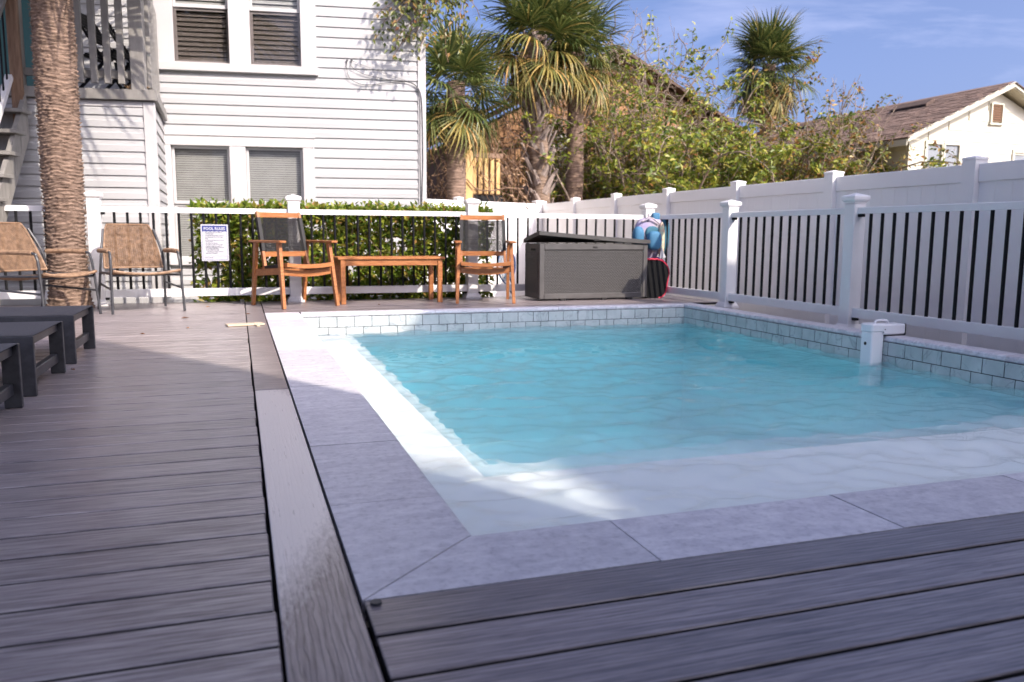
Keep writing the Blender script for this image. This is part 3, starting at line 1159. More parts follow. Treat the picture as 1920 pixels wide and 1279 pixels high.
# ------------------------------------------------------------------ tall privacy fences
def tall_fence(parent, p, q, step, zt=1.235, zb=-0.47, first=True, last=True, matn='vinyl_fence'):
    p, q = Vector((*p, 0)), Vector((*q, 0))
    d = (q - p)
    ln = d.length
    d.normalize()
    ang = math.atan2(d.y, d.x)
    n = max(1, int(round(ln / step)))
    st = ln / n
    pm = MB().sq([(0.0625, zb), (0.0625, zt + 0.030)]).mesh('post', matn)
    pc = MB().sq([(0.066, 0), (0.066, 0.016), (0.060, 0.020), (0.010, 0.034)]).mesh('post_cap', matn)
    w0 = 0.150
    npk = int((st - 0.125) / w0 + 0.5)
    w = (st - 0.122) / npk
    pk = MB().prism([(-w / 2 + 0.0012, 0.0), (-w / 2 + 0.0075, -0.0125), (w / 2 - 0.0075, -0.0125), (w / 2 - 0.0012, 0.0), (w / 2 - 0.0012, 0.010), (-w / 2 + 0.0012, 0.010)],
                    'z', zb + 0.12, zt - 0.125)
    pk.mi[2] = pk.mi[4] = 1            # groove shade painted onto the joint faces
    pk = pk.mesh('picket', [matn, 'vinyl_groove_shade'])
    for i in range(n + 1):
        if (i == 0 and not first) or (i == n and not last):
            continue
        c = p + d * st * i
        o = put(pm, 'post', parent, c, (0, 0, ang))
        put(pc, 'post_cap', o, (0, 0, zt + 0.031))
    for i in range(n):
        c = p + d * st * (i + 0.5)
        h = st / 2 - 0.061
        rl = MB().cbox(-h, h, -0.024, 0.024, zt - 0.14, zt, 0.005)
        rl.build('top_rail', matn, parent, loc=c).rotation_euler = (0, 0, ang)
        MB().cbox(-h, h, -0.024, 0.024, zb + 0.02, zb + 0.17, 0.005).build('bottom_rail', matn, parent, loc=c).rotation_euler = (0, 0, ang)
        for j in range(npk):
            t = -h + w * (j + 0.5) + 0.0005
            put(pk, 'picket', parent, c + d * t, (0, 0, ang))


FX = 5.5
pf = empty('privacy_fence', (0, 0, 0), 0, 'tall white vinyl privacy fence running behind the right railing, in shade', 'fence')
tall_fence(pf, (FX, 3.43), (FX, 14.68), 1.607, 1.262)
tall_fence(pf, (FX, -0.2), (FX, 3.43), 1.607, 1.262, last=False)
bf = empty('privacy_fence', (0, 0, 0), 0, 'sunlit white vinyl privacy fence across the back beyond the hedge', 'fence')
tall_fence(bf, (5.36, 14.60), (1.86, 12.85), 1.95, 1.262)


# ------------------------------------------------------------------ white house (local frame: x along the wall, y into the house, z up)
house = empty('white_house', (2.277, 10.30, 0), R(-8.2), 'white lap sided two storey house with white framed windows behind the deck', 'house')
HB = MB()
HB.box(-9.0, 0.0, 0.0, 0.02, -0.5, 6.2)
HB.box(-0.012, 0.0, 0.02, 7.0, -0.5, 6.2)
HB.box(-9.0, -0.02, 6.9, 7.0, -0.5, 6.2)
HB.box(-9.0, -8.98, 0.02, 6.9, -0.5, 6.2)
HBW = None


def lap(z0, p, proud=0.020):
    return [(-0.001, z0), (-proud, z0), (-proud + 0.001, z0 + 0.50 * p), (-proud + 0.0075, z0 + 0.60 * p), (-0.004, z0 + p + 0.004), (-0.001, z0 + p + 0.004)]


def siding(parent, a0, a1, z0, z1, p, phase, holes=(), off=(0, 0, 0), rz=0.0, nm='siding_board'):
    k0 = math.floor((z0 - phase) / p)
    z = phase + k0 * p
    while z < z1:
        segs = [(a0, a1)]
        for (h0, h1, hz0, hz1) in holes:
            if z + p * 0.5 > hz0 and z + p * 0.5 < hz1:
                ns = []
                for (s0, s1) in segs:
                    if h0 > s0:
                        ns.append((s0, min(h0, s1)))
                    if h1 < s1:
                        ns.append((max(h1, s0), s1))
                segs = [q for q in ns if q[1] - q[0] > 0.01]
        for (s0, s1) in segs:
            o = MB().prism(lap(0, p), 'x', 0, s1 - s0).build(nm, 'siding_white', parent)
            o.location = (off[0] + (s0 * math.cos(rz)), off[1] + s0 * math.sin(rz), z)
            o.rotation_euler = (0, 0, rz)
        z += p


UPW = (-3.14, -1.304, 2.585, 4.40)
LOW = (-3.125, -1.358, 0.30, 1.84)
HOLES = [UPW, LOW]
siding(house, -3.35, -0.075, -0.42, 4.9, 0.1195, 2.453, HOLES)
# the wall core with openings
wc = MB()


def pierced(mb, a0, a1, z0, z1, y0, y1, holes):
    xs = sorted({a0, a1, *[h[0] for h in holes], *[h[1] for h in holes]})
    zs = sorted({z0, z1, *[h[2] for h in holes], *[h[3] for h in holes]})
    for i in range(len(xs) - 1):
        for j in range(len(zs) - 1):
            cx, cz = (xs[i] + xs[i + 1]) / 2, (zs[j] + zs[j + 1]) / 2
            if any(h[0] < cx < h[1] and h[2] < cz < h[3] for h in holes):
                continue
            mb.box(xs[i], xs[i + 1], y0, y1, zs[j], zs[j + 1])


pierced(wc, -9.0, -0.012, -0.5, 6.2, 0.0, 0.02, HOLES)
wc.box(-0.012, 0.0, 0.0, 7.0, -0.5, 6.2)
wc.box(-9.0, -0.012, 6.98, 7.0, -0.5, 6.2)
wc.box(-9.02, -9.0, 0.0, 7.0, -0.5, 6.2)
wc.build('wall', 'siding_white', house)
rf = MB()
rf.prism([(-0.5, 6.0), (-0.5, 6.15), (3.5, 8.0), (7.5, 6.15), (7.5, 6.0)], 'x', -9.4, 0.4)
rf.build('roof', 'brown_roof', house)
MB().cbox(-0.085, 0.014, -0.030, 0.0, -0.46, 6.0, 0.004).build('corner_trim', 'trim_white', house)
MB().cbox(0.001, 0.016, 0.0, 0.085, -0.46, 6.0, 0.004).build('corner_trim', 'trim_white', house)
for zz in np.arange(-0.42, 6.0, 0.1195):
    if zz > 3.9:
        break
    o = MB().prism(lap(0, 0.1195), 'x', 0, 6.8).build('siding_board', 'siding_white', house)
    o.location = (0.0, 0.09, zz)
    o.rotation_euler = (0, 0, R(90))


def window(parent, a0, a1, z0, z1, jl, jm, jr, jt, jb, zmeet, pitch, shade, single, hood=False):
    """twin double hung window: casing, two sashes one above the other in each half, blinds behind the glass"""
    w = MB()
    D = -0.040
    w.cbox(a0, a0 + jl, D, 0.07, z0 + jb, z1 - jt, 0.004)
    w.cbox(a1 - jr, a1, D, 0.07, z0 + jb, z1 - jt, 0.004)
    w.cbox(a0, a1, D - 0.003, 0.07, z1 - jt, z1, 0.004)
    w.cbox(jm[0], jm[1], D, 0.07, z0 + jb, z1 - jt, 0.004)
    wo = w.build('window', 'trim_white', parent)
    MB().cbox(a0 - 0.02, a1 + 0.02, D - 0.028, 0.07, z0, z0 + jb, 0.005).build('sill', 'trim_white', wo)
    if hood:
        MB().cbox(a0 - 0.015, a1 + 0.015, D - 0.014, 0.0, z1 + 0.001, z1 + 0.022, 0.003).build('drip_cap', 'trim_white', wo)
    for (p0, p1) in ((a0 + jl, jm[0]), (jm[1], a1 - jr)):
        fr = 0.032
        for (s0, s1, yy) in ((zmeet, z1 - jt, 0.012), (z0 + jb, zmeet, 0.034)):
            s = MB()
            s.cbox(p0 + 0.002, p0 + fr, yy, yy + 0.024, s0, s1, 0.003)
            s.cbox(p1 - fr, p1 - 0.002, yy, yy + 0.024, s0, s1, 0.003)
            s.cbox(p0 + fr, p1 - fr, yy, yy + 0.024, s0, s0 + fr + 0.01, 0.003)
            s.cbox(p0 + fr, p1 - fr, yy, yy + 0.024, s1 - fr, s1, 0.003)
            s.build('sash', 'trim_white', wo)
            MB().box(p0 + fr, p1 - fr, yy + 0.010, yy + 0.013, s0 + fr, s1 - fr).build('pane', 'window_glass', wo)
            low = s0 < zmeet - 0.05
            if shade and low:
                MB().box(p0 + 0.004, p1 - 0.004, 0.004, 0.0055, s0 + 0.02, s1).build('insect_screen', 'insect_screen', wo)
            # blind
            z = s0 + 0.012
            bl = MB()
            while z < s1 - 0.005:
                y0 = 0.075
                wd = 0.46 * pitch
                q = [(p0 + 0.01, y0 - wd * 0.42, z - wd * 0.97), (p1 - 0.01, y0 - wd * 0.42, z - wd * 0.97), (p1 - 0.01, y0 + wd * 0.42, z + wd * 0.97), (p0 + 0.01, y0 + wd * 0.42, z + wd * 0.97)]
                q2 = [(a, b + 0.0025, c) for (a, b, c) in q]
                fsx = [(0, 1, 2, 3), (7, 6, 5, 4), (0, 4, 5, 1), (2, 6, 7, 3)]
                mtx = 'blind_shade' if (shade and low) else 'blind_slat'
                if single and low:
                    MB().add(q + q2, fsx).build('slat', mtx, wo)
                else:
                    bl.add(q + q2, fsx)
                z += pitch
            if bl.v:
                for xx in (p0 + 0.35 * (p1 - p0), p0 + 0.65 * (p1 - p0)):
                    bl.tube([(xx, 0.060, s0 + 0.01), (xx, 0.060, s1 - 0.01)], 0.0012, 4)
                tag(bl.build('blind', 'blind_shade' if (shade and low) else 'blind_slat', wo), kind='stuff')
    MB().box(a0 + 0.01, a1 - 0.01, 0.30, 0.31, z0, z1).build('room_back', 'dark_room', wo)
    MB().box(a0 + 0.01, a1 - 0.01, 0.11, 0.30, z0 - 0.01, z0).build('inner_sill', 'dark_room', wo)
    return wo


window(house, UPW[0], UPW[1], UPW[2], UPW[3], 0.205, (-2.310, -2.070), 0.180, 0.12, 0.095, 3.315, 0.056, True, True)
window(house, LOW[0], LOW[1], LOW[2], LOW[3], 0.105, (-2.352, -2.166), 0.135, 0.115, 0.065, 1.035, 0.027, False, False, True)

# enclosed base of the porch, porch floor, porch railing
D0 = 1.55
SA = -2.84
SPL = 9.3          # the side of the porch runs back at a slight angle


def splay(o):
    """turn a part of the porch side about the front corner"""
    rm = Matrix.Rotation(R(SPL), 4, 'Z')
    pv = Vector((SA, -D0, 0))
    o.matrix_basis = Matrix.Translation(pv) @ rm @ Matrix.Translation(-pv) @ o.matrix_basis
    return o


sb = MB()
sb.box(-6.0, SA - 0.01, -D0, -D0 + 0.02, -0.5, 1.995)
sb.build('porch_wall', 'siding_white', house)
splay(MB().box(SA - 0.03, SA - 0.011, -D0 + 0.03, 0.0, -0.5, 1.995).build('porch_wall', 'siding_white', house))
siding(house, -6.0, SA - 0.095, -0.42, 1.96, 0.1185, 1.857, (), (0, -D0, 0))
siding(house, 0.10, D0 + 0.0, -0.42, 1.96, 0.1185, 1.857, (), (SA - 0.01, -D0, 0), R(90 + SPL))
MB().cbox(SA - 0.095, SA + 0.012, -D0 - 0.028, -D0, -0.46, 1.99, 0.004).build('corner_trim', 'trim_white', house)
splay(MB().cbox(SA - 0.008, SA + 0.014, -D0 + 0.001, -D0 + 0.095, -0.46, 1.99, 0.004).build('corner_trim', 'trim_white', house))
MB().cbox(SA - 3.2, SA - 0.097, -D0 - 0.024, -D0, 1.935, 1.992, 0.004).build('frieze_board', 'trim_white', house)
MB().cbox(-6.0, SA + 0.045, -D0 - 0.075, -D0 - 0.030, 1.998, 2.100, 0.005).build('porch_fascia', 'grey_paint', house)
splay(MB().cbox(SA + 0.001, SA + 0.046, -D0 - 0.028, -0.03, 1.998, 2.100, 0.005).build('porch_fascia', 'grey_paint', house))
for i in range(12):
    y0 = -D0 - 0.028 + i * 0.130
    MB().cbox(-6.0, SA - max(0.0, (y0 + 0.125 + D0)) * math.tan(R(SPL)), y0, y0 + 0.125, 2.072, 2.0985, 0.003).build('porch_board', 'grey_paint', house)
yr_ = -D0 + 0.02
for i in range(12):
    if i in (4, 5, 6, 20):
        pass
    a = -3.12 - 0.126 * i
    if a > -3.95:
        MB().cbox(a - 0.031, a + 0.031, yr_ - 0.062, yr_ - 0.022, 2.155, 3.15, 0.003).build('porch_baluster', 'grey_paint', house)
MB().cbox(-4.02, -3.03, yr_ - 0.020, yr_ + 0.020, 2.212, 2.285, 0.003).build('porch_rail', 'grey_paint', house)
MB().cbox(-4.02, SA, yr_ - 0.040, yr_ + 0.040, 3.16, 3.21, 0.003).build('porch_rail', 'grey_paint', house)
MB().cbox(-3.030, -2.900, yr_ - 0.07, yr_ + 0.04, 2.10, 4.6, 0.004).build('porch_post', 'grey_paint', house)
MB().cbox(-4.13, -4.02, yr_ - 0.07, yr_ + 0.04, 2.10, 4.6, 0.004).build('porch_post', 'grey_paint', house)
for i in range(11):
    yy = -D0 + 0.16 + 0.126 * i
    splay(MB().cbox(-2.895, -2.855, yy, yy + 0.062, 2.155, 3.15, 0.003).build('porch_baluster', 'grey_paint', house))
splay(MB().cbox(-2.935, -2.897, -D0 + 0.07, -0.035, 2.212, 2.285, 0.003).build('porch_rail', 'grey_paint', house))
splay(MB().cbox(-2.94, -2.86, -D0 + 0.07, -0.035, 3.16, 3.21, 0.003).build('porch_rail', 'grey_paint', house))
siding(house, -6.0, -3.36, 2.10, 4.4, 0.1195, 2.453)
MB().cbox(-5.2, -4.25, -0.06, -0.005, 2.11, 4.2, 0.004).build('porch_door', 'teal_paint', house)
MB().cbox(-6.0, -2.6, -2.0, -0.03, 4.62, 4.72, 0.004).build('porch_roof', 'grey_paint', house)

# cables stapled to the wall
cb = MB()
Y0 = -0.032


def cable(pts, r=0.0042):
    cb.tube(pts, r, 6)


def curve(pts, n=6):
    """Catmull-Rom through the points"""
    p = [Vector(q) for q in pts]
    p = [p[0]] + p + [p[-1]]
    res = []
    for i in range(1, len(p) - 2):
        for k in range(n):
            t = k / n
            a, b, c, d = p[i - 1], p[i], p[i + 1], p[i + 2]
            res.append(0.5 * ((2 * b) + (c - a) * t + (2 * a - 5 * b + 4 * c - d) * t * t + (3 * b - a - 3 * c + d) * t ** 3))
    res.append(p[-2])
    return res


cable(curve([(-0.94, Y0, 2.77), (-0.945, Y0 - .01, 2.68), (-0.90, Y0 - .01, 2.56), (-0.72, Y0 - .01, 2.50), (-0.42, Y0, 2.54), (-0.22, Y0, 2.56)]))
cable(curve([(-0.885, Y0, 2.78), (-0.88, Y0 - .01, 2.70), (-0.72, Y0 - .01, 2.62), (-0.42, Y0, 2.57), (-0.22, Y0, 2.56)]))
cable(curve([(-0.885, Y0, 2.78), (-0.60, Y0 - .01, 2.68), (-0.22, Y0, 2.565)]), 0.0025)
cable(curve([(-0.32, Y0, 2.56), (-0.16, Y0 - .01, 2.545), (-0.06, Y0 - .004, 2.44), (-0.035, Y0 - .004, 2.2), (-0.03, Y0 - .004, 1.6), (-0.045, Y0 - .004, 1.1), (-0.04, Y0 - .004, 0.3)]), 0.006)
cable(curve([(-0.30, Y0, 2.565), (-0.14, Y0 - .01, 2.53), (-0.075, Y0 - .004, 2.42), (-0.060, Y0 - .004, 2.2), (-0.062, Y0 - .004, 1.6), (-0.055, Y0 - .004, 0.3)]), 0.0045)
for (a, z) in ((-0.94, 2.78), (-0.885, 2.785)):
    cb.tube([(a, -0.022, z), (a, -0.040, z)], 0.013, 8)
o = cb.build('wall_cable', 'cable_grey')
o.matrix_world = house.matrix_basis
tag(o, 'dark cables looping across the white siding and down the house corner', 'cable')

# stair beside the palm
st = empty('porch_stair', (2.277, 10.30, 0), R(-8.2), 'weathered grey stair with black balusters coming down from the porch', 'stair')
SX = -3.98
sg = 1.22
for xx in (SX - 0.045, SX - 1.05):
    MB().prism([(-D0 - 0.08, 2.02), (-D0 - 0.08, 1.60), (-D0 - 0.08 - 2.1 / sg, -0.5), (-D0 - 0.36 - 2.1 / sg, -0.5)], 'x', xx, xx + 0.042).build('stringer', 'grey_paint', st)
for i in range(10):
    z = 1.82 - 0.215 * i
    yy = -D0 - 0.10 - (i + 1) * 0.215 / sg
    MB().cbox(SX - 1.1, SX + 0.035, yy - 0.03, yy + 0.20, z, z + 0.036, 0.004).build('tread', 'grey_paint', st)
    MB().cbox(SX - 1.0, SX + 0.0, yy + 0.16, yy + 0.18, z - 0.18, z - 0.001, 0.002).build('riser', 'grey_paint', st)
hr = MB()
p0, p1 = Vector((SX - 0.12, -D0 - 0.14, 2.95)), Vector((SX - 0.12, -D0 - 1.9, 2.95 - 1.76 * sg))
hr.bar(p0, p1, 0.085, 0.04)
hr.build('handrail', 'grey_paint', st)
hb = MB()
q0, q1 = p0 - Vector((0, 0, 0.78)), p1 - Vector((0, 0, 0.78))
hb.bar(q0, q1, 0.06, 0.05)
hb.build('lower_rail', 'vinyl_white', st)
for i in range(18):
    t = (i + 0.6) / 18
    p, q = p0.lerp(p1, t), q0.lerp(q1, t)
    MB().tube([q, p], 0.009, 6).build('baluster', 'black_metal', st)
MB().cbox(SX - 0.12, SX - 0.02, -D0 - 0.13, -D0 - 0.075, 1.6, 3.1, 0.004).build('newel_post', 'brown_wood', st)


# folding chairs on the porch
def folding_chair(label, loc, rz):
    t = empty('folding_chair', loc, rz, label, 'folding chair', 'black folding chairs on the porch')
    for s in (-0.21, 0.21):
        f = MB().bar((s, 0.26, 0.0), (s, -0.20, 0.46), 0.028, 0.022, (1, 0, 0))
        f.build('leg', 'black_metal', t)
        f = MB().bar((s * 0.88, -0.28, 0.0), (s * 0.88, 0.26, 0.88), 0.028, 0.022, (1, 0, 0))
        f.build('back_upright', 'black_metal', t)
    for i in range(7):
        yy = -0.22 + i * 0.062
        MB().cbox(-0.2, 0.2, yy, yy + 0.040, 0.445 - 0.006 * i, 0.463 - 0.006 * i, 0.003).build('slat', 'black_metal', t)
    for i in range(8):
        f = (0.56 + i * 0.042) / 0.88
        yy = -0.28 + 0.54 * f
        MB().cbox(-0.18, 0.18, yy - 0.022, yy - 0.006, 0.88 * f - 0.014, 0.88 * f + 0.014, 0.003).build('slat', 'black_metal', t)
    return t


hm = Matrix.Translation((2.277, 10.30, 0)) @ Matrix.Rotation(R(-8.2), 4, 'Z')
p = hm @ Vector((-3.42, -0.95, 2.10))
folding_chair('black slatted folding chair on the porch, nearest the grey corner post', p, R(70))
p = hm @ Vector((-3.28, -0.45, 2.10))
folding_chair('black slatted folding chair on the porch, half hidden at the wall behind the other one', p, R(95))


# ------------------------------------------------------------------ foliage helpers
def leaf_quads(mb, p, d, nrm, ln, wd):
    """one leaf: two triangles folded along the rib"""
    d = d.normalized()
    s = d.cross(nrm)
    if s.length < 1e-3:
        s = d.cross(Vector((0.3, 0.5, 0.8)))
    s.normalize()
    n = s.cross(d)
    a, b = p, p + d * ln - n * ln * 0.10
    c = p + d * ln * 0.45
    l, r = c + s * wd / 2 + n * wd * 0.18, c - s * wd / 2 + n * wd * 0.18
    mb.add([a, r, b, l], [(0, 1, 2), (0, 2, 3)])


def rv(s=1.0):
    return Vector((rnd.gauss(0, s), rnd.gauss(0, s), rnd.gauss(0, s)))


# ------------------------------------------------------------------ hedge behind the railing
hedge = empty('clipped_hedge', (1.25, 9.14, -0.5), 0, 'clipped green leafy hedge growing behind the back railing', 'hedge')
hx0, hx1, hy0, hy1, hz1 = -1.68, 1.44, -0.36, 0.36, 1.45
hs = MB()
for i in range(46):
    x = rnd.uniform(hx0 + 0.1, hx1 - 0.1)
    yy = rnd.uniform(-0.2, 0.2)
    pts = [Vector((x, yy, 0))]
    d = Vector((rnd.gauss(0, 0.12), rnd.gauss(0, 0.1), 1))
    for k in range(7):
        d = (d + Vector((rnd.gauss(0, 0.25), rnd.gauss(0, 0.22), 0.1))).normalized()
        pts.append(pts[-1] + d * 0.21)
    hs.tube(pts, [0.009 - 0.001 * k for k in range(8)], 5)
hs.build('stems', 'twig', hedge)
hl = MB()
hp = MB()


def hedge_point():
    while True:
        x = rnd.uniform(hx0, hx1)
        z = rnd.uniform(0.30, hz1)
        # leaves live near the front face, the top and the back face
        u = rnd.random()
        if u < 0.62:
            y = hy0 + abs(rnd.gauss(0, 0.10))
        elif u < 0.85:
            y = rnd.uniform(hy0, hy1)
            z = hz1 - abs(rnd.gauss(0, 0.05))
        else:
            y = hy1 - abs(rnd.gauss(0, 0.12))
        # ragged left end
        if x < hx0 + 0.22 and rnd.random() < 0.6 * (1 - (x - hx0) / 0.22) + 0.25 * (1 - z / hz1):
            continue
        if math.sin(x * 9 + z * 7) + math.sin(x * 5 - z * 11 + 2) < -1.35 and u < 0.62:
            continue
        return Vector((x, y, z))


def hedge_dir(p):
    o = Vector((0, 0, 0))
    if p.y < 0:
        o.y = -0.8
    else:
        o.y = 0.8
    if p.z > hz1 - 0.12:
        o.z = 0.8
    d = o * 0.25 + rv(0.75) + Vector((0, 0, 0.1))
    nr = o * 0.9 + Vector((0.25, 0, 0.55)) + rv(0.45)
    return d, nr


for i in range(17000):
    p = hedge_point()
    d, nr = hedge_dir(p)
    ln = rnd.uniform(0.055, 0.10)
    leaf_quads(hl, p, d, nr, ln, ln * 0.52)
for i in range(70):      # shoots poking out of the top
    x = rnd.uniform(hx0 + 0.05, hx1)
    p = Vector((x, rnd.uniform(hy0, 0.1), hz1 - 0.02))
    d = Vector((rnd.gauss(0, 0.25), rnd.gauss(0, 0.2), 1))
    for k in range(6):
        q = p + d * 0.016 * k
        leaf_quads(hl, q, Vector((rnd.gauss(0, 0.7), rnd.gauss(0, 0.5), 0.7)), Vector((0, -0.5, 1)) + rv(0.4), 0.06, 0.026)
tag(hl.build('leaves', 'hedge_leaf', hedge), kind='stuff')
lv = []
for k in range(6):
    b = MB()
    ln = 0.058 + 0.006 * k
    # a bigger leaf: rib, two halves, each in two pieces
    pts = [(0, 0, 0), (0.40 * ln, 0.26 * ln, 0.05 * ln), (0.75 * ln, 0.20 * ln, 0.02 * ln), (ln, 0, -0.10 * ln), (0.75 * ln, -0.20 * ln, 0.02 * ln), (0.40 * ln, -0.26 * ln, 0.05 * ln), (0.45 * ln, 0, 0), (0.75 * ln, 0, -0.03 * ln)]
    b.add(pts, [(0, 6, 1), (1, 6, 7, 2), (2, 7, 3), (3, 7, 4), (4, 7, 6, 5), (5, 6, 0)])
    lv.append(b.mesh('leaf', 'hedge_leaf_piece', True))
for i in range(290):
    x = rnd.uniform(hx0 + 0.08, hx1)
    z = rnd.uniform(0.5, hz1 + 0.02)
    if rnd.random() < 0.22:
        z = hz1 + rnd.uniform(-0.02, 0.03)
    p = Vector((x, hy0 - rnd.uniform(0.0, 0.05), z))
    d, nr = hedge_dir(p)
    d.normalize()
    q = d.to_track_quat('X', 'Z').to_euler()
    put(rnd.choice(lv), 'leaf', hedge, p, q).rotation_euler.rotate_axis('X', rnd.uniform(-0.7, 0.7))


# ------------------------------------------------------------------ palms
def frond_mesh(name, mt, nl=26, rad=0.90, pet=0.55, spread=250, droop=0.35, curl=0.5, seed=0, fold=0.18):
    """fan leaf of a cabbage palm along +X: petiole, arched rib, strap leaflets whose tips hang"""
    r = random.Random(seed)
    b = MB()
    pts = []
    for k in range(6):
        t = k / 5
        pts.append((pet * t, 0, -0.06 * pet * t * t))
    b.tube(pts, [0.016 - 0.008 * k / 5 for k in range(6)], 5)
    hub = Vector(pts[-1])
    for i in range(nl):
        u = (i + 0.5) / nl * 2 - 1
        ph = R(spread / 2) * u + r.gauss(0, 0.03)
        ln = rad * (1.0 - 0.28 * abs(u)) * r.uniform(0.88, 1.05)
        base = hub + Vector((0.22 * rad * (1 - abs(u)), 0, 0))
        d = Vector((math.cos(ph), math.sin(ph), fold * abs(math.sin(ph)) + r.gauss(0, 0.04)))
        d.normalize()
        sd = Vector((-math.sin(ph), math.cos(ph), 0))
        prev = None
        seg = 4
        vs = []
        for k in range(seg + 1):
            t = k / seg
            c = base + d * ln * t + Vector((0, 0, -droop * ln * (t ** 2.2) * (0.7 + 0.6 * abs(u)) - curl * ln * max(0, t - 0.65) ** 2 * 2.0))
            hw = [0.006, 0.021, 0.022, 0.014, 0.001][k] * rad * 1.05
            vs.append(c + sd * hw + Vector((0, 0, 0.4 * hw)))
            vs.append(c)
            vs.append(c - sd * hw + Vector((0, 0, 0.4 * hw)))
        fs = []
        for k in range(seg):
            a = 3 * k
            fs += [(a, a + 1, a + 4, a + 3), (a + 1, a + 2, a + 5, a + 4)]
        b.add(vs, fs)
    return b.mesh(name, mt)


FG = [frond_mesh('frond', 'palm_leaf', seed=k, droop=0.18 + 0.12 * k, curl=0.3 + 0.15 * k, nl=30) for k in range(4)]
FO_ = [frond_mesh('frond', 'palm_leaf_gold', seed=10 + k, droop=0.45 + 0.2 * k, curl=0.7, spread=215) for k in range(3)]
FD = [frond_mesh('frond', 'palm_leaf_dead', seed=20 + k, droop=0.25, curl=0.3, spread=120 + 20 * k, rad=0.8, pet=0.22, nl=22, fold=0.5) for k in range(3)]


def put_frond(parent, me, c, az, el, roll=0.0, sc=1.0):
    o = put(me, 'frond', parent, c)
    o.rotation_mode = 'QUATERNION'
    o.rotation_quaternion = (Matrix.Rotation(az, 3, 'Z') @ Matrix.Rotation(-el, 3, 'Y') @ Matrix.Rotation(roll, 3, 'X')).to_quaternion()
    o.scale = (sc,) * 3
    return o


def palm_trunk_mesh(h, r0, r1, seed=0, rows=160, cols=36, ring=0.05, amp=0.010, lean=(0, 0), mt='bark_palm'):
    rg = np.random.default_rng(seed)
    ph = rg.uniform(0, 6.28, 8)
    jit = rg.normal(0, 1, (rows + 1, cols))
    ringid = {}
    b = MB()
    for i in range(rows + 1):
        t = i / rows
        z = h * t
        rr_ = (r0 + (r1 - r0) * t) * (1 + 0.025 * math.sin(2.3 * z + ph[3]) + 0.018 * math.sin(6.1 * z + ph[4]))
        if t < 0.06:
            rr_ *= 1 + 0.22 * (1 - t / 0.06) ** 2
        for j in range(cols):
            a = 2 * math.pi * j / cols
            wob = 0.010 * math.sin(3 * a + ph[0] + 2.1 * z) + 0.004 * math.sin(7 * a + ph[1] - 3 * z) + 0.005 * math.sin(5 * a + 17 * z + ph[2])
            s = ((z + wob + 0.012 * math.sin(9 * z + ph[5])) / ring)
            rid = math.floor(s)
            fr = s - rid
            k = (rid, j // 2)
            if k not in ringid:
                ringid[k] = rg.uniform(0.1, 1.4)
            saw = fr ** 1.4 * ringid[k]
            r = rr_ + amp * (saw - 0.4) + 0.0022 * jit[i, j]
            b.v.append((lean[0] * t + r * math.cos(a), lean[1] * t + r * math.sin(a), z))
    for i in range(rows):
        for j in range(cols):
            j2 = (j + 1) % cols
            b.f.append((i * cols + j, i * cols + j2, (i + 1) * cols + j2, (i + 1) * cols + j))
            b.mi.append(0)
    return b.mesh('trunk', mt, True)


# the tall trunk growing through the deck at the left
lp = empty('palm_tree', (-1.475, 8.36, 0.0), 0, 'thick ringed brown palm trunk rising through the deck in front of the porch', 'palm tree')
put(palm_trunk_mesh(3.9, 0.162, 0.165, 3, 560, 80, 0.033, 0.020, (0.01, 0.0)), 'trunk', lp)
fb = MB()
for i in range(2600):        # ragged fibre along the ring scars
    a = rnd.uniform(0, 2 * math.pi)
    z = rnd.uniform(0.02, 3.7)
    p = Vector((0.166 * math.cos(a), 0.166 * math.sin(a), z))
    o_ = Vector((math.cos(a), math.sin(a), 0))
    t_ = Vector((-math.sin(a), math.cos(a), 0))
    ln = rnd.uniform(0.012, 0.040)
    e = p + o_ * rnd.uniform(0.008, 0.022) + t_ * rnd.choice((-1, 1)) * ln + Vector((0, 0, rnd.uniform(-0.012, 0.010)))
    fb.add([p - Vector((0, 0, 0.004)), p + Vector((0, 0, 0.004)), e], [(0, 1, 2)])
tag(fb.build('fibres', 'bark_palm', lp), kind='stuff')
for i in range(26):
    az = i * 2.399 + rnd.uniform(-0.2, 0.2)
    el = R(75) - i * R(3.6) + rnd.uniform(-0.1, 0.1)
    put_frond(lp, FG[i % 4], (0.0, 0, 3.85 + 0.01 * (26 - i)), az, max(el, R(-8)), rnd.uniform(-0.3, 0.3), 1.15)
for (az, el, sc) in ((-40, 2, 1.3), (-66, 12, 1.3), (-20, -4, 1.1), (-95, 10, 1.2)):
    put_frond(lp, FG[2], (0, 0, 3.75), R(az), R(el), 0.2, sc)


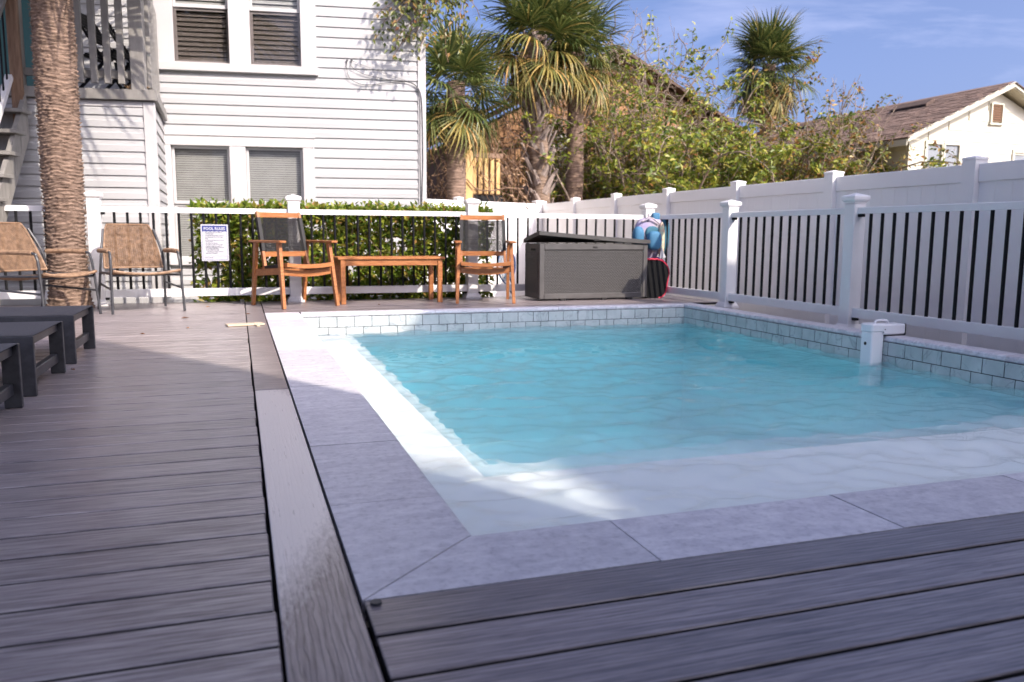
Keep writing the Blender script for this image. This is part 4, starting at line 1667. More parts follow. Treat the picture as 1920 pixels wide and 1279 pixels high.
def palm(name, loc, h, r0, r1, label, nf, sc, seed, lean=(0, 0), boots=False, ngold=8, ndead=10, ring=0.055, elmin=-50, aim=None, trunk=True, skirt=1.0):
    rg = random.Random(seed)
    t = empty(name, loc, 0, label, 'palm tree', 'palm trees behind the fences')
    put(palm_trunk_mesh(h, r0, r1, seed, int(h / 0.012), 28, ring, 0.013, lean, 'bark_grey' if boots else 'bark_palm'), 'trunk', t)
    top = Vector((lean[0], lean[1], h))
    if boots:
        bm_ = []
        for k in range(3):
            b = MB()
            w0, w1, ln = 0.075, 0.035, 0.30 + 0.05 * k
            b.add([(-w0, 0, 0), (w0, 0, 0), (w1, -0.10, ln), (-w1, -0.10, ln), (-w0 * .7, 0.035, 0.0), (w0 * .7, 0.035, 0.0), (w1 * .8, -0.075, ln), (-w1 * .8, -0.075, ln), (0, -0.025, 0.0), (0, -0.118, ln)],
                  [(0, 8, 9, 3), (8, 1, 2, 9), (5, 4, 7, 6), (3, 9, 2, 6, 7), (0, 3, 7, 4), (1, 5, 6, 2)])
            bm_.append(b.mesh('boot', 'boot_grey'))
        for lev in range(int(h / 0.17)):
            for k in range(6):
                a = k * math.pi / 3 + (lev % 2) * math.pi / 6 + rg.uniform(-0.12, 0.12)
                z = 0.12 + lev * 0.17 + rg.uniform(-0.03, 0.03)
                if rg.random() < 0.16:
                    continue
                f = z / h
                r = r0 + (r1 - r0) * f - 0.01
                # each boot leans sideways: the criss cross of a cabbage palm
                o = put(rg.choice(bm_), 'boot', t, (lean[0] * f + r * math.cos(a), lean[1] * f + r * math.sin(a), z))
                o.rotation_mode = 'QUATERNION'
                o.rotation_quaternion = (Matrix.Rotation(a + math.pi / 2, 3, 'Z') @ Matrix.Rotation(rg.choice((-1, 1)) * rg.uniform(0.25, 0.6), 3, 'Y') @ Matrix.Rotation(rg.uniform(-0.05, 0.25), 3, 'X')).to_quaternion()
    for i in range(nf):
        az = i * 2.399 + rg.uniform(-0.25, 0.25)
        el = R(82) - (i / nf) * R(82 - elmin) + rg.uniform(-0.12, 0.12)
        gold = i >= nf - ngold
        me = rg.choice(FO_) if gold else FG[min(3, int(4 * i / nf))]
        put_frond(t, me, top + Vector((0, 0, 0.05 - 0.42 * i / nf)), az, el, rg.uniform(-0.35, 0.35), sc * rg.uniform(0.85, 1.1))
    for i in range(ndead):
        az = i * 2.399 + rg.uniform(-0.3, 0.3)
        put_frond(t, rg.choice(FD), top + Vector((0, 0, -0.12 - 0.2 * rg.random())), az, R(rg.uniform(-86, -68)), rg.uniform(-0.5, 0.5), sc * rg.uniform(0.75, 1.0) * skirt)
    return t


palm('palm_tree', (5.86, 15.5, -0.5), 5.0, 0.20, 0.19, 'cabbage palm with criss cross boots on its trunk and golden drooping fronds', 42, 0.98, 5, (-0.25, 0), True, 14, 9, elmin=-38)
palm('palm_tree', (6.58, 15.7, -0.5), 4.9, 0.185, 0.165, 'slender smooth trunked palm right beside the palm with boots', 32, 0.88, 6, (0.0, 0), False, 8, 6, elmin=-45)
palm('palm_tree', (3.62, 13.9, -0.5), 3.75, 0.17, 0.16, 'low shaded palm with upright fronds beside the house corner', 40, 0.78, 7, (0, 0), False, 4, 34, elmin=-50)
palm('palm_tree', (16.3, 23.0, -0.5), 6.6, 0.20, 0.20, 'round headed palm standing clear against the sky, left of the cream house', 60, 1.12, 8, (0, 0), False, 16, 40, elmin=-78, skirt=1.5)


# ------------------------------------------------------------------ trees, shrubs, vines
def shrub(name, loc, label, cat, stems, seed, leafm, nleaf, lsize, bark='twig', group=None, h=(2.5, 4.5), spread=1.6, gravity=0.12, sub=6, width=None, lbias=0.35, base=(0.6, 0.5), wisp=0.0, step=0.28, r0=0.03):
    """many-stemmed tree: stems that arch, side twigs, leaves strung along the outer twigs"""
    rg = random.Random(seed)
    t = empty(name, loc, 0, label, cat, group)
    tr, lf, tw = MB(), MB(), MB()
    ends = []
    for i in range(stems):
        hh = rg.uniform(*h)
        az = rg.uniform(0, 2 * math.pi)
        p = Vector((rg.gauss(0, base[0]), rg.gauss(0, base[1]), 0))
        sp = spread * rg.uniform(0.2, 1.0)
        d = Vector((math.cos(az) * sp / hh, math.sin(az) * sp / hh * 0.8, 1)).normalized()
        pts = [p]
        n = int(hh / step)
        for k in range(n):
            d = (d + Vector((rg.gauss(0, 0.12), rg.gauss(0, 0.12), rg.gauss(0, 0.06) - gravity * k / n))).normalized()
            pts.append(pts[-1] + d * step)
        tr.tube(pts, [r0 * (1 - 0.8 * k / n) + 0.003 for k in range(n + 1)], 5)
        for k in range(sub):
            j = rg.randint(max(1, int(n * 0.3)), n)
            q = pts[j]
            dd = (Vector((rg.gauss(0, 1), rg.gauss(0, 1), rg.gauss(0.35, 0.6)))).normalized()
            tp = [q]
            m_ = rg.randint(4, 9)
            for z in range(m_):
                dd = (dd + Vector((rg.gauss(0, 0.22), rg.gauss(0, 0.22), rg.gauss(0.0, 0.15)))).normalized()
                tp.append(tp[-1] + dd * 0.13)
            tw.tube(tp, [0.007 * (1 - 0.75 * z / m_) + 0.0015 for z in range(m_ + 1)], 4, False)
            ends.append(tp)
        ends.append(pts[int(n * 0.55):])
    for i in range(nleaf):
        tp = rg.choice(ends)
        if wisp and tp[-1].z > wisp and rg.random() < 0.6:
            continue
        k = rg.uniform(len(tp) * lbias, len(tp) - 1.001)
        a = tp[int(k)].lerp(tp[int(k) + 1], k - int(k))
        p = a + Vector((rg.gauss(0, 0.05), rg.gauss(0, 0.05), rg.gauss(0, 0.05)))
        d = Vector((rg.gauss(0, 1), rg.gauss(0, 1), rg.gauss(-0.15, 0.7)))
        nr = Vector((0.35 + rg.gauss(0, 0.6), rg.gauss(0, 0.6) - 0.8, 0.8))
        ln = lsize * rg.uniform(0.6, 1.3)
        leaf_quads(lf, p, d, nr, ln, ln * 0.5)
    o = tr.build('trunk', bark, t)
    tag(tw.build('twigs', bark, t), kind='stuff')
    tag(lf.build('leaves', leafm, t), kind='stuff')
    return t


shrub('shrub_tree', (8.1, 16.2, -0.5), 'sparse twiggy tree in front of the tan building, leafy shoots against the sky', 'tree', 34, 21, 'tree_leaf', 11000, 0.115, h=(3.0, 6.1), spread=1.9, sub=14, base=(0.8, 0.6), group='trees beyond the fence')
shrub('shrub_tree', (10.1, 15.4, -0.5), 'dense yellow green leafy tree overhanging the fence below the round palm', 'tree', 38, 22, 'tree_leaf', 21000, 0.12, h=(2.8, 5.4), spread=2.2, sub=14, base=(1.0, 0.6), group='trees beyond the fence', gravity=0.25)
shrub('shrub_tree', (12.1, 15.3, -0.5), 'rusty leaved bush with bare twigs in front of the cream house', 'bush', 40, 23, 'rust_leaf', 16000, 0.105, h=(2.8, 5.0), spread=1.5, sub=12, base=(0.8, 0.5), group='trees beyond the fence', gravity=0.2)


def bare_twigs(parent, seed, n, cx, h):
    rg = random.Random(seed)
    tw, lf = MB(), MB()
    for i in range(n):
        p = Vector((cx + rg.gauss(0, 0.5), rg.gauss(0, 0.4), 2.3))
        d = Vector((rg.gauss(0.15, 0.30), rg.gauss(0, 0.2), 1)).normalized()
        pts = [p]
        m_ = int(rg.uniform(*h) / 0.2)
        for k in range(m_):
            d = (d + Vector((rg.gauss(0, 0.13), rg.gauss(0, 0.13), 0.02))).normalized()
            pts.append(pts[-1] + d * 0.2)
        tw.tube(pts, [0.011 * (1 - 0.8 * k / m_) + 0.0025 for k in range(m_ + 1)], 4, False)
        for k in range(3, m_, 3):
            dd = (d + rv(0.6)).normalized()
            tw.tube([pts[k], pts[k] + dd * 0.2, pts[k] + dd * 0.36 + Vector((0, 0, 0.05))], [0.005, 0.0035, 0.002], 4, False)
            for q in range(rg.randint(0, 4)):
                leaf_quads(lf, pts[k] + dd * rg.uniform(0.15, 0.36), rv(1), Vector((0, 0, 1)) + rv(0.5), 0.085, 0.045)
    tag(tw.build('twigs', 'twig', parent), kind='stuff')
    tag(lf.build('leaves', 'rust_leaf', parent), kind='stuff')


tw_t = bpy.data.objects['shrub_tree.002']
bare_twigs(tw_t, 5, 26, 0.5, (1.4, 2.8))
bare_twigs(bpy.data.objects['shrub_tree'], 6, 22, -0.2, (2.2, 4.0))
bare_twigs(bpy.data.objects['shrub_tree.001'], 7, 12, -0.4, (1.2, 2.6))

# dry vine tangle between the house and the booted palm
vt = empty('dry_vine', (4.0, 15.3, -0.5), 0, 'tangle of dry brown vines hanging between the house and the palms', 'vine')
vb, vl = MB(), MB()
rg = random.Random(77)
for i in range(230):
    p = Vector((rg.uniform(-1.1, 1.25), rg.uniform(-0.3, 0.9), rg.uniform(1.2, 4.0)))
    pts = [p]
    d = Vector((rg.gauss(0, 0.5), rg.gauss(0, 0.2), -1)).normalized()
    for k in range(rg.randint(6, 13)):
        d = (d + Vector((rg.gauss(0, 0.35), rg.gauss(0, 0.2), rg.gauss(-0.15, 0.25)))).normalized()
        q = pts[-1] + d * 0.17
        if q.z < 0:
            break
        pts.append(q)
    if len(pts) < 3:
        continue
    vb.tube(pts, rg.uniform(0.004, 0.011), 4, False)
    for q in pts:
        if rg.random() < 0.55:
            leaf_quads(vl, q, Vector((rg.gauss(0, 1), rg.gauss(0, 1), -0.6)), rv(1), 0.09, 0.05)
vb.tube(curve([(0.05, -0.5, 2.2), (0.25, -0.5, 2.02), (0.55, -0.5, 2.0), (0.8, -0.5, 2.05), (1.2, -0.4, 2.05)]), 0.012, 5)
tag(vb.build('stems', 'vine_dry', vt), kind='stuff')
tag(vl.build('leaves', 'palm_leaf_dead', vt), kind='stuff')

v2 = empty('dry_vine', (8.6, 17.6, -0.5), 0, 'web of bare brown vine stems over the tan wall and its roof edge', 'vine')
vb, vl = MB(), MB()
for i in range(420):
    x = rg.uniform(-2.4, 2.6)
    top_ = 5.7 - 0.62 * abs(x - 0.2)
    p = Vector((x, rg.uniform(-0.3, 0.75), rg.uniform(1.5, top_)))
    d = Vector((rg.gauss(0, 1), rg.gauss(0, 0.25), rg.gauss(0.1, 0.7))).normalized()
    pts = [p]
    for k in range(rg.randint(5, 12)):
        d = (d + Vector((rg.gauss(0, 0.3), rg.gauss(0, 0.15), rg.gauss(-0.06, 0.22)))).normalized()
        pts.append(pts[-1] + d * 0.17)
    vb.tube(pts, rg.uniform(0.005, 0.013), 4, False)
    for q in pts:
        if rg.random() < 0.5:
            leaf_quads(vl, q + rv(0.04), Vector((rg.gauss(0, 1), rg.gauss(0, 1), -0.3)), rv(1), 0.10, 0.055)
tag(vb.build('stems', 'twig', v2), kind='stuff')
tag(vl.build('leaves', 'rust_leaf', v2), kind='stuff')

# vine on the house corner
iv = empty('climbing_vine', (2.277, 10.30, 0), R(-8.2), 'green and russet vine climbing the house corner by the roof', 'vine')
ib, il = MB(), MB()
rg = random.Random(31)
for i in range(42):
    p = Vector((rg.gauss(0.06, 0.085), -0.06 - abs(rg.gauss(0, 0.05)), 4.3))
    d = Vector((rg.gauss(0, 0.22), -0.05, -1))
    pts = [p]
    ln = rg.uniform(0.5, 1.75)
    for k in range(int(ln / 0.11)):
        d = (d + Vector((rg.gauss(0, 0.30), rg.gauss(0, 0.15), -0.15))).normalized()
        q = pts[-1] + d * 0.11
        q.y = min(q.y, -0.045)
        pts.append(q)
    ib.tube(pts, 0.004, 4, False)
    for q in pts[2:]:
        for k in range(rg.randint(2, 5)):
            leaf_quads(il, q + Vector((rg.gauss(0, 0.05), -abs(rg.gauss(0, 0.06)), rg.gauss(0, 0.05))), Vector((rg.gauss(0, 0.7), -0.5, -0.8)), Vector((rg.gauss(0, 0.4), -1, 0.5)), rg.uniform(0.055, 0.1), rg.uniform(0.028, 0.05))
tag(ib.build('stems', 'vine_dry', iv), kind='stuff')
tag(il.build('leaves', 'ivy_leaf', iv), kind='stuff')

# ------------------------------------------------------------------ tan building behind the trees
tb = empty('tan_building', (9.0, 18.6, -0.5), R(0), 'tan block building with a brown gable roof, half hidden by trees', 'building')
bw = [(-4.4, 0.0), (3.6, 0.0)]
MB().prism([(-4.4, 0), (3.0, 0), (3.0, 3.75), (-0.1, 5.35), (-4.4, 3.2)], 'y', 0.0, 5.0).build('wall', 'mortar_tan', tb)
blk = MB().cbox(-0.196, 0.196, -0.02, 0.0, -0.096, 0.096, 0.004).mesh('block', 'tan_stucco')
for r_ in range(26):
    z = 0.1 + r_ * 0.2
    for i in range(19):
        x = -4.2 + i * 0.4 + (0.2 if r_ % 2 else 0)
        zr = 3.75 + (3.0 - x) * (1.6 / 3.1) if x > -0.1 else 5.35 + (x + 0.1) * 0.5
        if x > 2.85 or z + 0.1 > zr or (z < 1.6):
            continue
        if (-1.95 < x < -0.95 and 2.3 < z < 3.6):
            continue
        put(blk, 'block', tb, (x, 0, z))
for (x0, z0, x1, z1) in ((-0.3, 5.45, 3.5, 3.50), (-0.3, 5.45, -4.8, 3.2)):
    d = Vector((x1 - x0, 0, z1 - z0)).normalized()
    MB().bar((x0, -0.10, z0), (x1, -0.10, z1), 0.20, 0.11, (0, 0, 1)).build('fascia_board', 'brown_wood', tb)
    MB().bar((x0, 2.2, z0 + 0.12), (x1 + d.x * 0.1, 2.2, z1 + 0.12), 5.4, 0.07, (0, 0, 1)).build('roof', 'brown_roof', tb)
wn = MB()
wn.cbox(-1.90, -1.80, -0.05, 0.02, 2.35, 3.55, 0.004)
wn.cbox(-1.10, -1.00, -0.05, 0.02, 2.35, 3.55, 0.004)
wn.cbox(-1.80, -1.10, -0.05, 0.02, 2.35, 2.44, 0.004)
wn.cbox(-1.80, -1.10, -0.05, 0.02, 3.46, 3.55, 0.004)
wn.cbox(-1.80, -1.10, -0.05, 0.0, 2.92, 2.98, 0.004)
wo = wn.build('window', 'trim_white', tb)
MB().box(-1.80, -1.10, -0.03, -0.025, 2.44, 3.46).build('pane', 'window_glass', wo)
MB().box(-1.80, -1.10, -0.004, -0.002, 2.44, 3.46).build('blind', 'blind_slat', wo)

# wooden screen with yellow boards in the gap
gs = empty('wooden_screen', (4.05, 14.9, -0.5), R(4), 'weathered wooden post and yellow board screen deep in the vines', 'wooden screen')
MB().cbox(-0.02, 0.13, -0.06, 0.06, 0, 2.72, 0.006).build('post', 'yellow_board', gs)
MB().cbox(-0.16, -0.05, -0.03, 0.03, 0, 2.55, 0.004).build('board', 'yellow_board', gs)
for i in range(5):
    MB().cbox(0.22 + 0.12 * i, 0.22 + 0.12 * i + 0.075, 0.2, 0.225, 1.95, 2.62, 0.003).build('board', 'yellow_board', gs)
MB().cbox(0.17, 0.85, 0.24, 0.30, 0, 1.93, 0.003).build('panel', 'dark_room', gs)
MB().cbox(0.17, 0.85, 0.23, 0.29, 2.63, 2.72, 0.003).build('top_rail', 'brown_wood', gs)

# ------------------------------------------------------------------ cream house on the right
ch = empty('cream_house', (14.0, 14.57, 0), 0, 'small cream house with a brown shingle gable roof, beyond the fence', 'house')
HWd = 2.55
EZ, PZ = 2.82, 3.98
MB().prism([(0, -0.5), (2 * HWd, -0.5), (2 * HWd, EZ), (HWd, PZ - 0.08), (0, EZ)], 'y', 0.012, 9.0).build('wall', 'cream_wall', ch)
pz = 0.235
WIN = [(0.50, 0.90, 1.60, 2.72), (1.00, 1.40, 1.60, 2.72), (3.05, 3.60, 1.60, 2.62)]
for k in range(20):
    z = -0.48 + k * pz
    zc = z + pz
    lim = 0.0 if zc <= EZ else (zc - EZ) / (PZ - 0.08 - EZ) * HWd
    if lim >= HWd - 0.05:
        break
    segs = [(lim + 0.001, 2 * HWd - lim - 0.001)]
    for (h0, h1, z0, z1) in WIN:
        if z0 < z + pz / 2 < z1:
            ns = []
            for (s0, s1) in segs:
                if h0 - 0.06 > s0 - 0.02 and h0 < s1:
                    ns.append((s0, h0 - 0.05))
                    ns.append((h1 + 0.05, s1))
                else:
                    ns.append((s0, s1))
            segs = [q for q in ns if q[1] > q[0] + 0.02]
    for (s0, s1) in segs:
        o = MB().prism([(0.011, 0), (-0.012, 0), (-0.001, pz + 0.003), (0.011, pz + 0.003)], 'x', s0, s1).build('siding_board', 'cream_wall', ch)
        o.location.z = z
    if z < EZ - 0.1:
        o = MB().prism([(0.011, 0), (-0.012, 0), (-0.001, pz + 0.003), (0.011, pz + 0.003)], 'x', 0.0, 8.9).build('siding_board', 'cream_wall', ch)
        o.location = (0.0, 8.95, z)
        o.rotation_euler = (0, 0, R(-90))
for (h0, h1, z0, z1) in WIN:
    f = MB()
    f.cbox(h0 - 0.065, h0, -0.035, 0.012, z0, z1, 0.004)
    f.cbox(h1, h1 + 0.065, -0.035, 0.012, z0, z1, 0.004)
    f.cbox(h0 - 0.065, h1 + 0.065, -0.037, 0.012, z1, z1 + 0.075, 0.004)
    f.cbox(h0, h1, -0.020, 0.012, (z0 + z1) / 2 - 0.06, (z0 + z1) / 2 - 0.01, 0.004)
    wo = f.build('window', 'cream_wall', ch)
    MB().box(h0, h1, 0.001, 0.004, z0, z1).build('pane', 'window_glass', wo)
    MB().box(h0, h1, 0.0085, 0.0105, z0, z1).build('blind', 'resin_grey', wo)
    MB().cbox(h0 - 0.08, h1 + 0.08, -0.055, 0.012, z0 - 0.06, z0, 0.004).build('sill', 'cream_wall', wo)
# side window on the left wall
f = MB()
f.cbox(-0.035, 0.0, 1.02, 1.09, 1.5, 2.62, 0.004)
f.cbox(-0.035, 0.0, 1.49, 1.56, 1.5, 2.62, 0.004)
f.cbox(-0.037, 0.0, 1.02, 1.56, 2.62, 2.69, 0.004)
wo = f.build('window', 'cream_wall', ch)
MB().box(-0.020, -0.016, 1.09, 1.49, 1.5, 2.62).build('pane', 'window_glass', wo)
MB().box(-0.0145, -0.0135, 1.09, 1.49, 1.5, 2.62).build('blind', 'blind_shade', wo)
# gable vent
gv = MB()
vx, vz0, vz1 = 2.26, 3.28, 3.66
gv.cbox(vx - 0.03, vx + 0.01, -0.05, 0.0, vz0 - 0.03, vz1 + 0.03, 0.003)
gv.cbox(vx + 0.30, vx + 0.34, -0.05, 0.0, vz0 - 0.03, vz1 + 0.03, 0.003)
gv.cbox(vx + 0.01, vx + 0.30, -0.05, 0.0, vz1, vz1 + 0.03, 0.003)
gv.cbox(vx - 0.05, vx + 0.36, -0.06, 0.0, vz0 - 0.07, vz0 - 0.03, 0.003)
vo = gv.build('gable_vent', 'cream_wall', ch)
for k in range(8):
    z = vz0 + 0.012 + k * (vz1 - vz0) / 8
    MB().add([(vx + 0.01, -0.045, z), (vx + 0.30, -0.045, z), (vx + 0.30, -0.01, z + 0.04), (vx + 0.01, -0.01, z + 0.04), (vx + 0.01, -0.04, z - 0.006), (vx + 0.30, -0.04, z - 0.006), (vx + 0.30, -0.005, z + 0.034), (vx + 0.01, -0.005, z + 0.034)],
             [(0, 1, 2, 3), (7, 6, 5, 4), (0, 4, 5, 1), (2, 6, 7, 3)]).build('louver', 'mortar_tan', vo)
# roof: two slopes with overhang, shingle courses on the visible slope
OV, OG = 0.33, 0.30
sl_ = (PZ - EZ) / HWd
def roofz(x):
    return EZ + sl_ * x + 0.02 if x <= HWd else EZ + sl_ * (2 * HWd - x) + 0.02
for (xa, xb) in ((-OV, HWd), (2 * HWd + OV, HWd)):
    za, zb = roofz(-OV), roofz(HWd)
    pr = [(xa, za), (xb, zb), (xb, zb + 0.09), (xa, za + 0.09)]
    MB().prism(pr, 'y', -OG, 9.3).build('roof', 'cream_wall', ch)
    MB().prism([(xa, za + 0.02), (xb, zb + 0.02), (xb, zb + 0.125), (xa, za + 0.125)], 'y', -OG - 0.02, -OG - 0.001).build('roof_edge', 'cream_wall', ch)
MB().prism([(2 * HWd + OV + 0.02, roofz(-OV) + 0.091), (HWd, PZ + 0.111), (HWd, PZ + 0.13), (2 * HWd + OV + 0.02, roofz(-OV) + 0.12)], 'y', -OG - 0.05, 9.3).build('roof_cover', 'brown_roof', ch)
MB().cbox(-OV - 0.022, -OV - 0.001, -OG, 9.3, roofz(-OV) - 0.06, roofz(-OV) + 0.07, 0.003).build('eave_board', 'cream_wall', ch)
MB().cbox(-OV - 0.035, -OV + 0.03, -OG - 0.04, 9.3, roofz(-OV) + 0.0915, roofz(-OV) + 0.115, 0.003).build('drip_edge', 'brown_roof', ch)
MB().box(-OV + 0.01, 0.0, -OG + 0.01, 9.2, EZ - 0.06, EZ - 0.045).build('soffit', 'cream_wall', ch)
shm = []
slope_len = math.hypot(HWd + OV, (HWd + OV) * sl_)
ang = math.atan(sl_)
cr = 0.15
stf = MB()
rs = random.Random(9)
ncr = int(slope_len / cr)
shmesh = [MB().box(-0.001, cr + 0.03, 0, 0.30, 0.0, 0.009 + 0.003 * k).mesh('shingle', 'shingle') for k in range(3)]
cnt = 0
for i in range(ncr + 1):
    s = i * cr
    x = -OV - 0.03 + s * math.cos(ang)
    z = roofz(-OV) + 0.094 + s * math.sin(ang)
    nn = int(9.3 / 0.305)
    for j in range(nn):
        yy = -OG - 0.03 + j * 0.305 + (0.15 if i % 2 else 0)
        if cnt < 298 and j < 15:
            o = put(shmesh[rs.randint(0, 2)], 'shingle', ch, (x, yy, z + 0.004), (0, -ang - 0.0 + 0.0, 0))
            o.rotation_euler = (0, -(ang - 0.055), 0)
            cnt += 1
        else:
            b = Vector((math.cos(ang - 0.05), 0, math.sin(ang - 0.05)))
            t = rs.uniform(0.009, 0.015)
            up = Vector((-b.z, 0, b.x)) * t
            o0 = Vector((x, yy, z + 0.004))
            q = [o0, o0 + b * (cr + 0.03), o0 + b * (cr + 0.03) + Vector((0, 0.30, 0)), o0 + Vector((0, 0.30, 0))]
            stf.add([*q, *[v + up for v in q]], [(4, 5, 6, 7), (0, 1, 5, 4), (2, 3, 7, 6), (3, 0, 4, 7)])
tag(stf.build('shingles', 'shingle', ch), kind='stuff')
# ridge vents
for (yy, wv) in ((1.5, 1.15), (5.5, 1.1)):
    o = MB().prism([(-0.26, 0.0), (-0.24, 0.075), (0.02, 0.11), (0.02, 0.0)], 'y', 0, wv).build('roof_vent', 'brown_roof', ch)
    o.location = (HWd - 0.42, yy, roofz(HWd - 0.42) + 0.10)
    o.rotation_euler = (0, -ang, 0)
    MB().box(-0.262, -0.243, 0.04, wv - 0.04, 0.005, 0.05).build('vent_slot', 'dark_room', o)
# vine on the cream wall
cv = empty('wall_creeper', (13.95, 15.45, 1.2), 0, 'small green creeper on the shaded wall of the cream house', 'vine')
cl_ = MB()
for i in range(420):
    p = Vector((-abs(rnd.gauss(0, 0.06)), rnd.gauss(0, 0.11), rnd.uniform(0, 1.25) ** 1.2))
    leaf_quads(cl_, p, rv(1) + Vector((-0.4, 0, -0.3)), Vector((-1, 0, 0.5)) + rv(0.4), 0.09, 0.055)
cl_.build('leaves', 'hedge_leaf', cv)
MB().tube([(-0.01, 0, -1.7), (-0.02, 0.03, 0), (-0.02, -0.04, 1.0)], 0.008, 5).build('stem', 'vine_dry', cv)


# ------------------------------------------------------------------ buildings and a tree out of the frame whose shade lies on the pool
sh1 = empty('shade_house', (0, 0, 0), 0, 'out-of-frame tall white house with two rows of windows on the camera side, shading the pool', 'house')
b = MB().box(-0.9, 3.53, -6.5, -1.5, -0.5, 6.6)
b.build('wall', 'siding_white', sh1)
MB().prism([(-6.5, 6.6), (-1.5, 6.6), (-1.5, 6.75), (-4.0, 7.0), (-6.5, 6.75)], 'x', -0.9, 3.53).build('roof', 'brown_roof', sh1)
for x in (-0.4, 1.6):
    for z in (0.6, 3.6):
        wo = MB().cbox(x, x + 1.2, -1.5, -1.46, z, z + 1.5, 0.005).build('window', 'trim_white', sh1)
        MB().box(x + 0.08, x + 1.12, -1.459, -1.455, z + 0.08, z + 1.42).build('pane', 'dark_room', wo)
sh2 = empty('neighbour_house', (0, 0, 0), 0, 'tall pale house on the lot beyond the right fence', 'house')
MB().box(6.63, 12.0, -10.0, -0.88, -0.5, 7.55).build('wall', 'cream_wall', sh2)
MB().prism([(-10.0, 7.55), (-0.88, 7.55), (-5.5, 8.0)], 'x', 6.63, 12.0).build('roof', 'brown_roof', sh2)
shrub('street_tree', (8.85, 0.2, -0.5), 'tall slim tree beyond the right fence whose crown dapples the corner of the deck', 'tree', 14, 41, 'tree_leaf', 9500, 0.16, h=(7.0, 9.0), spread=2.3, sub=20, base=(0.25, 0.25), lbias=0.5, gravity=0.05, r0=0.05)


# ------------------------------------------------------------------ teak armchairs
def arc_bar(mb, x0, x1, y, z, bow, wd, th, n=8, axis='y', cupz=0.0):
    """bar along x, bowed back (axis y) and dipped in the middle (cupz)"""
    ring = []
    for i in range(n + 1):
        t = i / n
        x = x0 + (x1 - x0) * t
        k = 1 - (2 * t - 1) ** 2
        ring.append((x, y + bow * k, z - cupz * k))
    vs = []
    for (x, yy, zz) in ring:
        vs += [(x, yy - wd / 2, zz - th / 2), (x, yy + wd / 2, zz - th / 2), (x, yy + wd / 2, zz + th / 2), (x, yy - wd / 2, zz + th / 2)]
    fs = [(0, 1, 2, 3)]
    for i in range(n):
        a = 4 * i
        for j in range(4):
            j2 = (j + 1) % 4
            fs.append((a + j, a + 4 + j, a + 4 + j2, a + j2))
    fs.append((4 * n + 3, 4 * n + 2, 4 * n + 1, 4 * n))
    return mb.add(vs, fs)


def taper_bar(mb, p, q, w0, t0, w1, t1):
    p, q = Vector(p), Vector(q)
    d = (q - p).normalized()
    sx = Vector((1, 0, 0))
    sx = (sx - d * sx.dot(d)).normalized()
    sy = d.cross(sx)
    vs = []
    for (c, w_, t_) in ((p, w0, t0), (q, w1, t1)):
        for (a, b) in ((-1, -1), (1, -1), (1, 1), (-1, 1)):
            vs.append(c + sx * a * w_ / 2 + sy * b * t_ / 2)
    return mb.add(vs, [(0, 3, 2, 1), (4, 5, 6, 7), (0, 1, 5, 4), (1, 2, 6, 5), (2, 3, 7, 6), (3, 0, 4, 7)])


